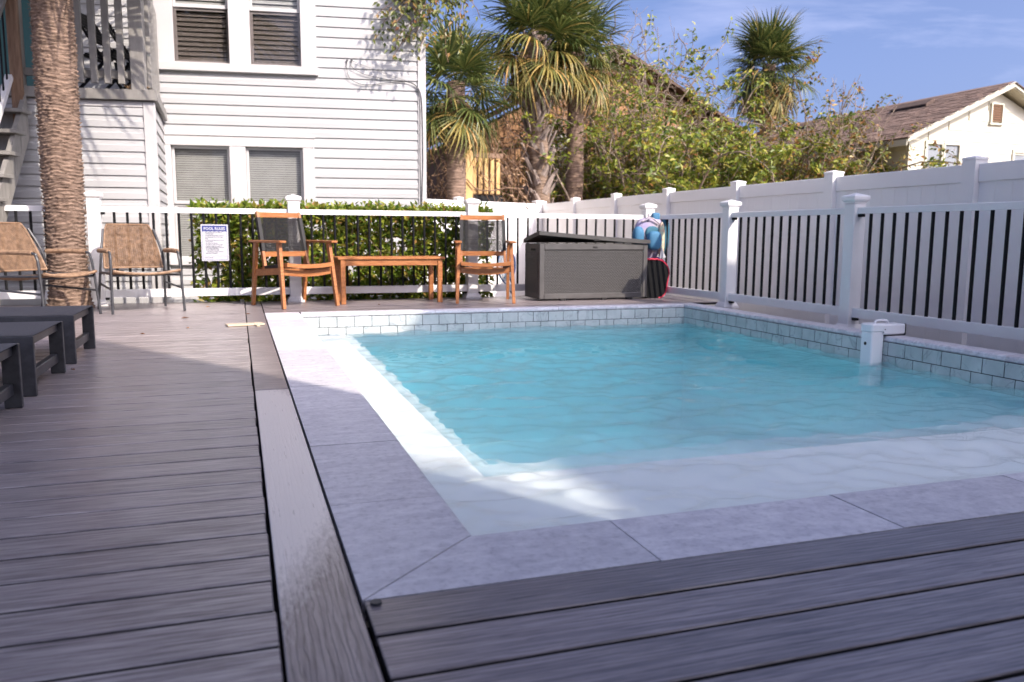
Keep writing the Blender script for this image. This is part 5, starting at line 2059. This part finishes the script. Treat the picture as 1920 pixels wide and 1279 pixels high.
def make_teak_chair(label):
    t = empty('teak_armchair', (0, 0, 0), 0, label, 'armchair', 'teak and cord armchairs at the pool end')
    for s in (-1, 1):
        taper_bar(MB(), (s * 0.285, -0.305, 0.0), (s * 0.262, -0.205, 0.602), 0.030, 0.034, 0.032, 0.050).build('leg', 'teak', t)
        taper_bar(MB(), (s * 0.275, 0.305, 0.0), (s * 0.272, 0.215, 0.602), 0.030, 0.034, 0.032, 0.050).build('leg', 'teak', t)
        MB().cbox(s * 0.272 - 0.034, s * 0.272 + 0.034, -0.300, 0.300, 0.603, 0.626, 0.005).build('armrest', 'teak', t)
        MB().bar((s * 0.262, -0.245, 0.345), (s * 0.268, 0.265, 0.315), 0.022, 0.062).build('side_rail', 'teak', t)
        # seat side rail and back upright, one bent piece of wood
        MB().bar((s * 0.232, -0.300, 0.402), (s * 0.225, 0.180, 0.352), 0.026, 0.040).build('seat_rail', 'teak', t)
        u = MB().bar((s * 0.232, 0.125, 0.345), (s * 0.222, 0.275, 0.895), 0.026, 0.036, (0, 1, 0))
        u.build('back_upright', 'teak', t)
        # black cord wound round the upright and the seat rail
        MB().bar((s * 0.2275, 0.170, 0.520), (s * 0.223, 0.259, 0.838), 0.034, 0.044, (0, 1, 0)).build('cord_wrap', 'black_cord', t)
        MB().bar((s * 0.231, -0.235, 0.395), (s * 0.2265, 0.150, 0.355), 0.034, 0.047).build('cord_wrap', 'black_cord', t)
    arc_bar(MB(), -0.213, 0.213, 0.266, 0.868, 0.022, 0.024, 0.048).build('top_rail', 'teak', t)
    arc_bar(MB(), -0.217, 0.217, 0.166, 0.492, 0.018, 0.022, 0.048).build('back_rail', 'teak', t)
    arc_bar(MB(), -0.247, 0.247, -0.300, 0.405, 0.0, 0.040, 0.036, cupz=0.018).build('seat_front_rail', 'teak', t)
    arc_bar(MB(), -0.252, 0.252, -0.240, 0.338, 0.0, 0.022, 0.056, cupz=0.022).build('apron', 'teak', t)
    arc_bar(MB(), -0.255, 0.255, 0.262, 0.318, 0.0, 0.022, 0.050).build('apron', 'teak', t)
    cd = MB()
    n = 46
    for i in range(n):
        f = (i + 0.5) / n
        p = Vector((0, 0.170 + (0.259 - 0.170) * f, 0.520 + (0.838 - 0.520) * f))
        jig = rnd.uniform(-0.0012, 0.0012)
        for dy in (-0.016, 0.016):
            pts = [(-0.215, p.y + dy, p.z), (0, p.y + dy * 0.8 + 0.016, p.z + jig), (0.213, p.y + dy, p.z)]
            cd.tube(pts, 0.0027, 4, False)
    tag(cd.build('back_cord', 'black_cord', t), kind='stuff')
    cs = MB()
    n = 52
    for i in range(n):
        f = (i + 0.5) / n
        p = Vector((0, -0.235 + 0.385 * f, 0.402 - 0.040 * f))
        cs.tube([(-0.222, p.y, p.z + 0.012), (-0.1, p.y, p.z - 0.010), (0.1, p.y, p.z - 0.010), (0.222, p.y, p.z + 0.012)], 0.0030, 4, False)
    tag(cs.build('seat_cord', 'black_cord', t), kind='stuff')
    return t


tc1 = make_teak_chair('teak armchair with black cord back left of the low table, turned towards it')
tc1.location, tc1.rotation_euler = (0.505, 8.145, 0.001), (0, 0, R(26))
tc2 = copy_tree(tc1)
tc2['label'] = 'teak armchair with black cord back right of the low table, beside the grey storage box'
tc2.location, tc2.rotation_euler = (2.415, 8.150, 0.001), (0, 0, R(-13))

# low teak table
tt = empty('teak_table', (1.45, 8.315, 0.001), R(2), 'long low slatted teak table between the two teak armchairs', 'table')
for sx in (-1, 1):
    for sy in (-1, 1):
        MB().cbox(sx * 0.490 - 0.024, sx * 0.490 + 0.024, sy * 0.175 - 0.024, sy * 0.175 + 0.024, 0.0, 0.438, 0.004).build('leg', 'teak', tt)
for sy in (-1, 1):
    MB().cbox(-0.465, 0.465, sy * 0.178 - 0.011, sy * 0.178 + 0.011, 0.378, 0.437, 0.003).build('apron', 'teak', tt)
for sx in (-1, 1):
    MB().cbox(sx * 0.492 - 0.011, sx * 0.492 + 0.011, -0.150, 0.150, 0.378, 0.437, 0.003).build('apron', 'teak', tt)
for i in range(6):
    y0 = -0.208 + i * 0.0705
    MB().cbox(-0.540, 0.540, y0, y0 + 0.064, 0.439, 0.463, 0.004).build('slat', 'teak', tt)


# ------------------------------------------------------------------ rattan armchairs
def woven_panel(mb, f, nu, nv, amp, ru, rvv):
    """woven sheet over the surface f(u,v) -> (point, normal): stakes along v, weavers along u that go over and under"""
    for i in range(nu):
        u = (i + 0.5) / nu
        pts = []
        for k in range(9):
            p, n = f(u, k / 8)
            pts.append(p)
        mb.tube(pts, ru, 4, False)
    for j in range(nv):
        v = (j + 0.5) / nv
        pts = []
        for i in range(nu + 1):
            u = i / nu
            u = min(max(u, 0.0), 1.0)
            p, n = f(min(1, max(0, u + (0.5 / nu if i < nu else 0) - 0.5 / nu * (i == 0))), v)
            pts.append(p + n * amp * (1 if (i + j) % 2 else -1))
        mb.tube(pts, rvv, 3, False)


def make_rattan_chair(label):
    t = empty('rattan_armchair', (0, 0, 0), 0, label, 'armchair', 'rattan armchairs by the palm')
    W = 0.295

    def fback(u, v):
        hw = 0.245 - 0.055 * v ** 1.5
        y = 0.165 + 0.17 * v + 0.030 * (1 - (2 * u - 1) ** 2)
        return Vector(((2 * u - 1) * hw, y, 0.375 + 0.385 * v)), Vector((0, -0.93, 0.36))

    def fseat(u, v):
        z = 0.352 + 0.018 * v ** 6 - 0.030 * (1 - (2 * u - 1) ** 2) - 0.028 * (1 - v) ** 2
        return Vector(((2 * u - 1) * (0.255 + 0.02 * v), 0.19 - 0.50 * v, z)), Vector((0, 0, 1))
    b = MB()
    woven_panel(b, fback, 26, 62, 0.0030, 0.0028, 0.0033)
    tag(b.build('backrest', 'wicker', t))
    b = MB()
    woven_panel(b, fseat, 26, 74, 0.0030, 0.0028, 0.0034)
    tag(b.build('seat', 'wicker', t))
    # rims
    rim = [fback(0.0, v / 8)[0] for v in range(8)]
    top = [fback(0.04 + 0.92 * u / 8, 1.0)[0] + Vector((0, 0, 0.004)) for u in range(9)]
    rim2 = [fback(1.0, v / 8)[0] for v in range(7, -1, -1)]
    bot = [fback(1 - u / 8, 0.0)[0] for u in range(9)]
    b = MB().tube(rim + top + rim2 + bot, 0.0085, 6)
    b.build('back_rim', 'wicker', t)
    fr = [fseat(u / 10, 1.0)[0] - Vector((0, 0, 0.004)) for u in range(11)]
    b = MB().tube(fr, 0.013, 6)
    b.build('seat_rim', 'wicker', t)
    for s in (-1, 1):
        # leg, arm and rear leg: one bent steel tube
        fl = curve([(s * W, -0.315, 0.0), (s * (W - 0.012), -0.275, 0.40), (s * (W - 0.015), -0.255, 0.49), (s * (W - 0.015), -0.215, 0.525), (s * (W - 0.015), 0.05, 0.53), (s * (W - 0.022), 0.20, 0.528)], 5)
        MB().tube(fl, 0.0115, 8).build('leg', 'charcoal_metal', t)
        bl = curve([(s * (W - 0.005), 0.290, 0.0), (s * (W - 0.02), 0.225, 0.30), (s * (W - 0.035), 0.205, 0.50), (s * 0.215, 0.300, 0.72)], 5)
        MB().tube(bl, 0.0115, 8).build('leg', 'charcoal_metal', t)
        MB().tube([(s * (W - 0.008), -0.285, 0.205), (s * (W - 0.018), 0.235, 0.235)], 0.0095, 8).build('stretcher', 'charcoal_metal', t)
        MB().tube([(s * (W - 0.012), -0.27, 0.345), (s * (W - 0.02), 0.20, 0.335)], 0.0095, 8).build('seat_rail', 'charcoal_metal', t)
        # arm wound with rattan
        pts, rr_ = [], []
        for k in range(61):
            f = k / 60
            y = -0.215 + 0.405 * f
            pts.append((s * (W - 0.015), y, 0.528 + 0.004 * math.sin(f * 3)))
            rr_.append(0.0185 + 0.0022 * (k % 2))
        MB().tube(pts, rr_, 8).build('armrest', 'wicker', t)
    MB().tube([(-(W - 0.01), -0.27, 0.325), (W - 0.01, -0.27, 0.325)], 0.0095, 8).build('cross_bar', 'charcoal_metal', t)
    MB().tube([(-(W - 0.02), 0.215, 0.325), (W - 0.02, 0.215, 0.325)], 0.0095, 8).build('cross_bar', 'charcoal_metal', t)
    return t


r1 = make_rattan_chair('woven rattan armchair with black metal legs at the deck railing, right of the palm trunk')
r1.location, r1.rotation_euler = (-0.850, 8.015, 0.001), (0, 0, R(19))
r2_ = copy_tree(r1)
r2_['label'] = 'woven rattan armchair in front of the palm trunk, turned sideways behind the dark loungers'
r2_.location, r2_.rotation_euler = (-1.555, 7.62, 0.001), (0, 0, R(57))


# ------------------------------------------------------------------ dark loungers
def make_lounger(label):
    t = empty('sun_lounger', (0, 0, 0), 0, label, 'sun lounger', 'dark sling loungers in a row at the left')
    ln, hw, h = 1.95, 0.305, 0.262
    for s in (-1, 1):
        MB().cbox(-ln, 0.0, s * hw - 0.013, s * hw + 0.013, h - 0.062, h - 0.004, 0.003).build('side_rail', 'charcoal_metal', t)
        for x in (-0.001, -ln + 0.064):
            MB().cbox(x - 0.062, x + 0.001, s * hw - 0.0135, s * hw + 0.0135, 0.0, h - 0.0035, 0.003).build('leg', 'charcoal_metal', t)
    for x in (-0.042, -ln + 0.04):
        MB().cbox(x - 0.016, x + 0.016, -hw + 0.0145, hw - 0.0145, 0.055, 0.100, 0.003).build('stretcher', 'charcoal_metal', t)
        MB().cbox(x - 0.012, x + 0.020, -hw + 0.0145, hw - 0.0145, h - 0.050, h - 0.010, 0.003).build('end_rail', 'charcoal_metal', t)
    # sling, sagging a little in the middle
    b = MB()
    n, m_ = 14, 8
    for side in (0, 1):
        for i in range(n + 1):
            for j in range(m_ + 1):
                x = -ln + 0.01 + (ln - 0.012) * i / n
                v = 2 * j / m_ - 1
                z = h - 0.002 - 0.008 * (1 - v * v) * (1 - (2 * i / n - 1) ** 8) - 0.003 * side
                b.v.append((x, v * (hw - 0.004), z))
    o_ = (n + 1) * (m_ + 1)
    for i in range(n):
        for j in range(m_):
            a = i * (m_ + 1) + j
            b.f.append((a, a + m_ + 1, a + m_ + 2, a + 1))
            b.f.append((a + o_, a + 1 + o_, a + m_ + 2 + o_, a + m_ + 1 + o_))
            b.mi += [0, 0]
    b.build('sling', 'sling_mesh', t, True)
    return t


l1 = make_lounger('dark grey sling lounger farthest along the deck, nearest the rattan chairs')
l1.location = (-0.835, 5.11, 0.001)
l2 = copy_tree(l1)
l2['label'] = 'dark grey sling lounger in the middle of the row of three'
l2.location = (-0.835, 4.20, 0.001)
l3 = copy_tree(l1)
l3['label'] = 'dark grey sling lounger nearest the camera, cut off by the left edge'
l3.location = (-0.835, 3.345, 0.001)

# ------------------------------------------------------------------ storage box
bx = empty('storage_box', (2.975, 8.0, 0.001), 0, 'dark grey resin storage box with woven pattern and lid raised at one corner', 'storage box')
BWd, BDp, BHt = 1.255, 0.46, 0.600
fm = MB()
fm.cbox(0.0, 0.055, 0.0, BDp, 0.02, BHt, 0.006)
fm.cbox(BWd - 0.055, BWd, 0.0, BDp, 0.02, BHt, 0.006)
fm.cbox(0.055, BWd - 0.055, 0.0, 0.03, 0.02, 0.075, 0.005)
fm.cbox(0.055, BWd - 0.055, 0.0, 0.03, BHt - 0.065, BHt, 0.005)
fm.cbox(0.055, BWd - 0.055, BDp - 0.03, BDp, 0.02, BHt, 0.005)
fm.build('frame', 'resin_box', bx)
MB().box(0.055, BWd - 0.055, 0.010, 0.028, 0.075, BHt - 0.065).build('front_panel', 'resin_weave', bx)
o = MB().box(0.055, BDp - 0.055, -0.004, 0.002, 0.075, BHt - 0.10).build('side_panel', 'resin_weave', bx)
o.rotation_euler = (0, 0, R(-90))
o.location = (0.0, BDp, 0)
MB().cbox(-0.003, 0.003, 0.13, 0.27, BHt - 0.075, BHt - 0.052, 0.002).build('handle', 'deck_dark', bx)
for x in (0.24, 0.72, 1.02):
    MB().cbox(x, x + 0.06, 0.004, 0.05, 0.0, 0.019, 0.002).build('foot', 'deck_dark', bx)
MB().box(0.03, BWd - 0.03, 0.03, BDp - 0.03, 0.019, 0.03).build('floor_panel', 'resin_box', bx)
# the lid: warped, front left corner up
ld = MB()
nx, ny = 12, 6
for side in (0, 1):
    for i in range(nx + 1):
        for j in range(ny + 1):
            u, v = i / nx, j / ny
            lift = 0.088 * (max(0, 1 - u / 0.95) ** 1.1) * (1 - v) ** 0.9
            dome = 0.012 * (1 - (2 * u - 1) ** 4) * (1 - (2 * v - 1) ** 4)
            z = BHt + 0.004 + lift + (0.040 + dome if side else 0.0)
            ld.v.append((-0.015 + (BWd + 0.03) * u, -0.022 + (BDp + 0.03) * v, z))
oo = (nx + 1) * (ny + 1)
for i in range(nx):
    for j in range(ny):
        a = i * (ny + 1) + j
        ld.f.append((a, a + 1, a + ny + 2, a + ny + 1))
        ld.f.append((a + oo, a + ny + 1 + oo, a + ny + 2 + oo, a + 1 + oo))
for i in range(nx):
    a, b = i * (ny + 1), (i + 1) * (ny + 1)
    ld.f.append((a, b, b + oo, a + oo))
    ld.f.append((b + ny, a + ny, a + ny + oo, b + ny + oo))
for j in range(ny):
    ld.f.append((j + 1, j, j + oo, j + 1 + oo))
    a = nx * (ny + 1) + j
    ld.f.append((a, a + 1, a + 1 + oo, a + oo))
ld.mi = [0] * len(ld.f)
lo_ = ld.build('lid', 'resin_lid', bx)
MB().cbox(0.60, 0.66, -0.030, -0.0225, BHt + 0.028, BHt + 0.050, 0.002).build('latch', 'deck_dark', lo_)
MB().cbox(0.605, 0.655, -0.006, -0.0005, BHt - 0.045, BHt - 0.028, 0.002).build('latch', 'deck_dark', bx)


# ------------------------------------------------------------------ swim vest and boards behind the box
def blob(c, r, e=0.6, nu=18, nv=12, squash=None):
    """rounded-box like ellipsoid"""
    b = MB()
    sg = lambda v, p: math.copysign(abs(v) ** p, v)
    for i in range(nv + 1):
        a = -math.pi / 2 + math.pi * i / nv
        for j in range(nu):
            t = 2 * math.pi * j / nu
            x = sg(math.cos(a), e) * sg(math.cos(t), e)
            y = sg(math.cos(a), e) * sg(math.sin(t), e)
            z = sg(math.sin(a), e)
            q = Vector((x * r[0], y * r[1], z * r[2]))
            if squash:
                q = squash(q)
            b.v.append(tuple(Vector(c) + q))
    for i in range(nv):
        for j in range(nu):
            j2 = (j + 1) % nu
            b.f.append((i * nu + j, i * nu + j2, (i + 1) * nu + j2, (i + 1) * nu + j))
            b.mi.append(0)
    return b


sv = empty('swim_vest', (4.36, 8.22, 0.42), 0, 'blue and lilac childs swim vest with foam pads piled in the corner on the boards', 'swim vest')


def taper(q):
    f = 0.62 + 0.38 * min(1, max(0, (q.z + 0.23) / 0.32))
    return Vector((q.x * f, q.y * f, q.z))


blob((0.02, 0.04, 0.235), (0.185, 0.065, 0.235), 0.62, squash=taper).build('torso', 'fabric_lilac', sv, True)
blob((-0.155, -0.03, 0.265), (0.065, 0.055, 0.105), 0.8).build('float_pad', 'foam_blue', sv, True)
blob((0.015, -0.085, 0.215), (0.083, 0.050, 0.105), 0.66).build('float_pad', 'foam_blue', sv, True)
blob((0.02, -0.028, 0.30), (0.085, 0.02, 0.075), 0.8).build('neck_opening', 'foam_teal', sv, True)
blob((0.200, 0.02, 0.245), (0.058, 0.050, 0.215), 0.8, squash=lambda q: Vector((q.x * (0.45 + 0.55 * min(1, max(0, (q.z + 0.215) / 0.3))), q.y, q.z))).build('float_pad', 'foam_teal', sv, True)
blob((0.128, -0.045, 0.215), (0.036, 0.030, 0.205), 0.85).build('stripe_panel', 'fabric_stripe', sv, True)
blob((0.085, 0.03, 0.482), (0.048, 0.03, 0.042), 0.5).build('shoulder_strap', 'foam_blue', sv, True)
sw = MB()
sw.tube(curve([(-0.03, -0.02, 0.43), (-0.02, -0.01, 0.50), (0.0, 0.04, 0.49)]), 0.013, 6)
sw.tube(curve([(-0.12, -0.03, 0.42), (0.0, -0.04, 0.46), (0.10, -0.04, 0.40)]), 0.010, 6)
sw.build('webbing', 'fabric_lilac', sv, True)
MB().prism([(0.09, 0.02), (0.165, 0.03), (0.105, 0.15)], 'y', -0.09, -0.075).build('flap', 'sign_white', sv)


def rounded_slab(w, h, r, n=7):
    pts = []
    for (cx, cz, a0, rr_) in ((w - r, r * 0.7, -90, r * 0.7), (w - r, h - r, 0, r), (0.05, h - 0.05, 90, 0.05), (0.05, 0.05, 180, 0.05)):
        for k in range(n):
            a = R(a0 + 90 * k / (n - 1))
            pts.append((cx + rr_ * math.cos(a), cz + rr_ * math.sin(a)))
    return pts


kb = empty('body_board', (4.245, 8.10, 0.002), 0, 'black bodyboard with red edge standing behind the storage box', 'bodyboard')
pr_ = rounded_slab(0.315, 0.425, 0.15)
o = MB().prism(pr_, 'y', -0.03, 0.03).build('board', 'bag_black', kb)
o.rotation_euler = (R(-8), 0, 0)
ed = MB().tube([(x, -0.032, z) for (x, z) in pr_[:16]], 0.0065, 6)
o = ed.build('edging', 'piping_red', kb)
o.rotation_euler = (R(-8), 0, 0)
ed = MB().tube([(x + 0.006, 0.0, z + 0.004) for (x, z) in pr_[:18]], 0.016, 6)
o = ed.build('edging', 'piping_red', kb)
o.rotation_euler = (R(-8), 0, 0)
kn = empty('body_board', (4.245, 8.20, 0.002), 0, 'navy blue bodyboard leaning behind the black one in the corner', 'bodyboard')
pr2 = rounded_slab(0.360, 0.455, 0.15)
o = MB().prism(pr2, 'y', -0.025, 0.025).build('board', 'board_navy', kn)
o.rotation_euler = (R(-8), 0, 0)

# blue net hoop behind the railing
hn = empty('pool_net', (2.915, 8.93, -0.5), 0, 'blue rimmed oval pool net standing behind the railing beside the box', 'pool net')
pts = [(0.105 * math.cos(R(a)), 0.0, 0.845 + 0.19 * math.sin(R(a))) for a in range(-60, 241, 12)]
MB().tube(pts, 0.0085, 8).build('rim', 'net_blue', hn)
h2 = MB()
h2.tube([pts[0], (0.085, 0, 0.60), (0.12, 0.02, 0.0)], 0.012, 8)
h2.tube([pts[-1], (0.0, 0, 0.62), (0.12, 0.02, 0.45)], 0.009, 8)
h2.build('handle', 'net_blue', hn)
nb_ = MB()
for k in range(-14, 15):
    x = k * 0.0070
    zz = 0.19 * math.sqrt(max(0, 1 - (x / 0.105) ** 2))
    nb_.tube([(x, 0.002, 0.845 - zz), (x, 0.012, 0.845), (x, 0.002, 0.845 + zz)], 0.0018, 3, False)
for k in range(-26, 27):
    z = k * 0.0070
    xx = 0.105 * math.sqrt(max(0, 1 - (z / 0.19) ** 2))
    nb_.tube([(-xx, 0.002, 0.845 + z), (0, 0.010, 0.845 + z), (xx, 0.002, 0.845 + z)], 0.0018, 3, False)
tag(nb_.build('net', 'foam_blue', hn), kind='stuff')


# ------------------------------------------------------------------ pool rules sign
def text_mesh(name, body, size, matn, align='LEFT', bold=0.0):
    cu = bpy.data.curves.new(name, 'FONT')
    cu.body = body
    cu.size = size
    cu.align_x = align
    cu.offset = bold
    cu.resolution_u = 2
    cu.space_line = 1.08
    ob = bpy.data.objects.new(name + '_tmp', cu)
    COL.objects.link(ob)
    dg = bpy.context.evaluated_depsgraph_get()
    me = bpy.data.meshes.new_from_object(ob.evaluated_get(dg))
    bpy.data.objects.remove(ob)
    bpy.data.curves.remove(cu)
    me.name = name
    me.materials.clear()
    me.materials.append(M[matn])
    return me


sg = empty('pool_sign', (-0.212, 8.568, 0.0), 0, 'white POOL RULES sign with blue heading hung on the railing balusters', 'sign')
MB().cbox(-0.126, 0.126, -0.0025, 0.0025, 0.418, 0.774, 0.002).build('panel', 'sign_white', sg)
ban = [(0.112, 0.762), (-0.112, 0.762)]
for k in range(25):
    x = -0.112 + 0.224 * k / 24
    ban.append((x, 0.706 + 0.0055 * abs(math.sin(k * math.pi / 4)) - 0.003))
MB().prism(ban, 'y', -0.0040, -0.0030).build('banner', 'sign_blue', sg)
ol = MB()
ol.box(-0.114, -0.1115, -0.0038, -0.0030, 0.430, 0.764)
ol.box(0.1115, 0.114, -0.0038, -0.0030, 0.430, 0.764)
ol.box(-0.1115, 0.1115, -0.0038, -0.0030, 0.430, 0.4325)
wv_ = []
for k in range(25):
    x = -0.1115 + 0.223 * k / 24
    wv_.append((x, 0.468 + 0.0025 * math.sin(k * math.pi / 3)))
ol.prism(wv_ + [(x, z - 0.0018) for (x, z) in wv_[::-1]], 'y', -0.0038, -0.0030)
ol.build('border', 'sign_blue', sg)
o = put(text_mesh('heading', 'POOL RULES', 0.0385, 'sign_white', 'CENTER', 0.0012), 'heading', sg, (0, -0.0046, 0.7205), (R(90), 0, 0))
o.scale.x = 0.90
lines = ['NO LIFEGUARD ON DUTY. SWIM AT', 'YOUR OWN RISK.', 'SHOWER BEFORE ENTERING THE POOL.', 'NO ANIMALS IN POOL OR ON POOL', 'DECK.', 'NO FOOD OR BEVERAGES IN POOL OR', 'ON POOL DECK.', 'NO DIVING OR RUNNING.', 'NO GLASS ALLOWED IN POOL AREA.',
         'CHILDREN UNDER THE AGE OF 14', 'MUST BE ACCOMPANIED BY AN ADULT', 'AT ALL TIMES WHEN USING', 'THE POOL AND POOL DECK.', '      PERSONS ALLOWED IN THE POOL.', 'EMERGENCY EQUIPMENT.']
zs = [0.690, 0.677, 0.661, 0.646, 0.633, 0.617, 0.604, 0.588, 0.573, 0.557, 0.545, 0.533, 0.521, 0.505, 0.490]
txt = []
nums = {0: '1.', 2: '2.', 3: '3.', 5: '4.', 7: '5.', 8: '6.', 9: '7.', 13: '8.', 14: '9.'}
for i, (s_, z) in enumerate(zip(lines, zs)):
    o = put(text_mesh('rule_text', s_, 0.0112, 'sign_ink', 'LEFT', 0.0005), 'rule_text', sg, (-0.087, -0.0036, z), (R(90), 0, 0))
    o.scale.x = 0.86
    if i in nums:
        put(text_mesh('rule_number', nums[i], 0.0108, 'sign_ink'), 'rule_number', sg, (-0.104, -0.0036, z), (R(90), 0, 0))
put(text_mesh('hours_text', 'POOL HOURS:', 0.013, 'sign_ink', 'LEFT', 0.0004), 'hours_text', sg, (-0.100, -0.0036, 0.446), (R(90), 0, 0))
for o in [c for c in sg.children if c.name.startswith(('rule', 'hours'))]:
    o.location.y = -0.0030

# ------------------------------------------------------------------ pool alarm on the right coping
al = empty('pool_alarm', (4.25, 4.64, 0.0), 0, 'white pool alarm clipped over the right coping, its leg dipping into the water', 'pool alarm')
MB().cbox(-0.055, 0.052, -0.055, 0.055, -0.36, 0.030, 0.008).build('body', 'white_plastic', al)
MB().cbox(-0.060, 0.057, -0.060, 0.060, 0.028, 0.088, 0.010).build('head', 'white_plastic', al)
ar = MB().cbox(0.030, 0.235, -0.062, 0.050, 0.008, 0.084, 0.010)
ao = ar.build('arm', 'white_plastic', al)
MB().cbox(0.2345, 0.2385, -0.060, 0.048, 0.006, 0.083, 0.0015).build('end_cap', 'black_metal', al)
MB().cbox(0.045, 0.236, -0.058, 0.048, 0.001, 0.0075, 0.002).build('gasket', 'black_metal', al)
hd = MB().tube(curve([(0.005, -0.005, 0.084), (0.015, -0.005, 0.103), (0.04, -0.005, 0.108), (0.09, -0.005, 0.108), (0.115, -0.005, 0.102), (0.125, -0.005, 0.082)]), 0.008, 8)
hd.build('handle', 'white_plastic', al, True)
dsc = MB().tube([(-0.0545, 0.005, -0.055), (-0.0565, 0.005, -0.055)], 0.0125, 16)
dsc.build('sensor', 'black_metal', al)
for (x, z) in ((0.050, 0.048), (0.036, 0.028)):
    MB().tube([(x, -0.0618, z), (x, -0.0640, z)], 0.0045, 10).build('screw', 'charcoal_metal', al)

# ------------------------------------------------------------------ small things on the deck
pk_ = MB().cbox(-0.135, 0.135, -0.055, 0.055, 0.0, 0.012, 0.002)
o = pk_.build('wood_strip', 'pale_wood', loc=(0.032, 6.46, 0.0035))
o.rotation_euler = (0, 0, R(10))
tag(o, 'short strip of pale bare wood lying across the deck boards', 'wood strip')
cr_ = MB().cbox(-0.012, 0.012, -0.05, 0.05, 0.0, 0.010, 0.002).build('crosspiece', 'pale_wood', o, loc=(0.07, -0.095, 0.0))


def fallen_leaf(loc, rz, ln, label):
    b = MB()
    b.add([(0, 0, 0.002), (0.45 * ln, 0.22 * ln, 0.012), (ln, 0, 0.004), (0.45 * ln, -0.22 * ln, 0.010), (0.5 * ln, 0, 0.003)], [(0, 4, 1), (1, 4, 2), (2, 4, 3), (3, 4, 0)])
    o = b.build('fallen_leaf', 'dry_leaf', loc=loc)
    o.rotation_euler = (0, 0, rz)
    tag(o, label, 'leaf', 'fallen leaves on the deck')
    return o


fallen_leaf((-0.46, 7.10, 0.003), 0.4, 0.075, 'curled brown leaf on the sunny deck in front of the rattan chair')
fallen_leaf((-0.36, 6.33, 0.003), 1.9, 0.06, 'yellow leaf alone in the middle of the sunlit deck')
fallen_leaf((0.04, 7.30, 0.003), 0.2, 0.05, 'small dry leaf near the teak chair legs')
fallen_leaf((-0.80, 4.55, 0.003), 2.4, 0.035, 'tiny dark leaf in the shade beside the loungers')
fallen_leaf((-0.30, 8.1, 0.003), 0.9, 0.055, 'brown leaf at the right foot of the rattan chair')
fallen_leaf((-0.62, 6.05, 0.003), 2.9, 0.04, 'small brown leaf at the edge of the shade')
fallen_leaf((1.30, 7.95, 0.003), 2.2, 0.035, 'tiny pale leaf before the low teak table')
o = MB().tube([(0, 0, 0), (0, 0, 0.006)], 0.011, 10).build('bolt_head', 'charcoal_metal', loc=(0.225, 1.478, 0.0005))
tag(o, 'small round metal bolt head at the corner of the deck by the coping', 'bolt')
pl = empty('dried_plant', hm @ Vector((-2.98, -1.50, 2.10)), 0, 'small dried reddish plant at the foot of the porch post', 'plant')
b = MB()
for i in range(70):
    leaf_quads(b, Vector((rnd.gauss(0, 0.05), rnd.gauss(0, 0.03), rnd.uniform(0.0, 0.05))), rv(1) + Vector((0, 0, 0.6)), Vector((0, 0, 1)) + rv(0.5), 0.045, 0.02)
b.build('leaves', 'palm_leaf_dead', pl)
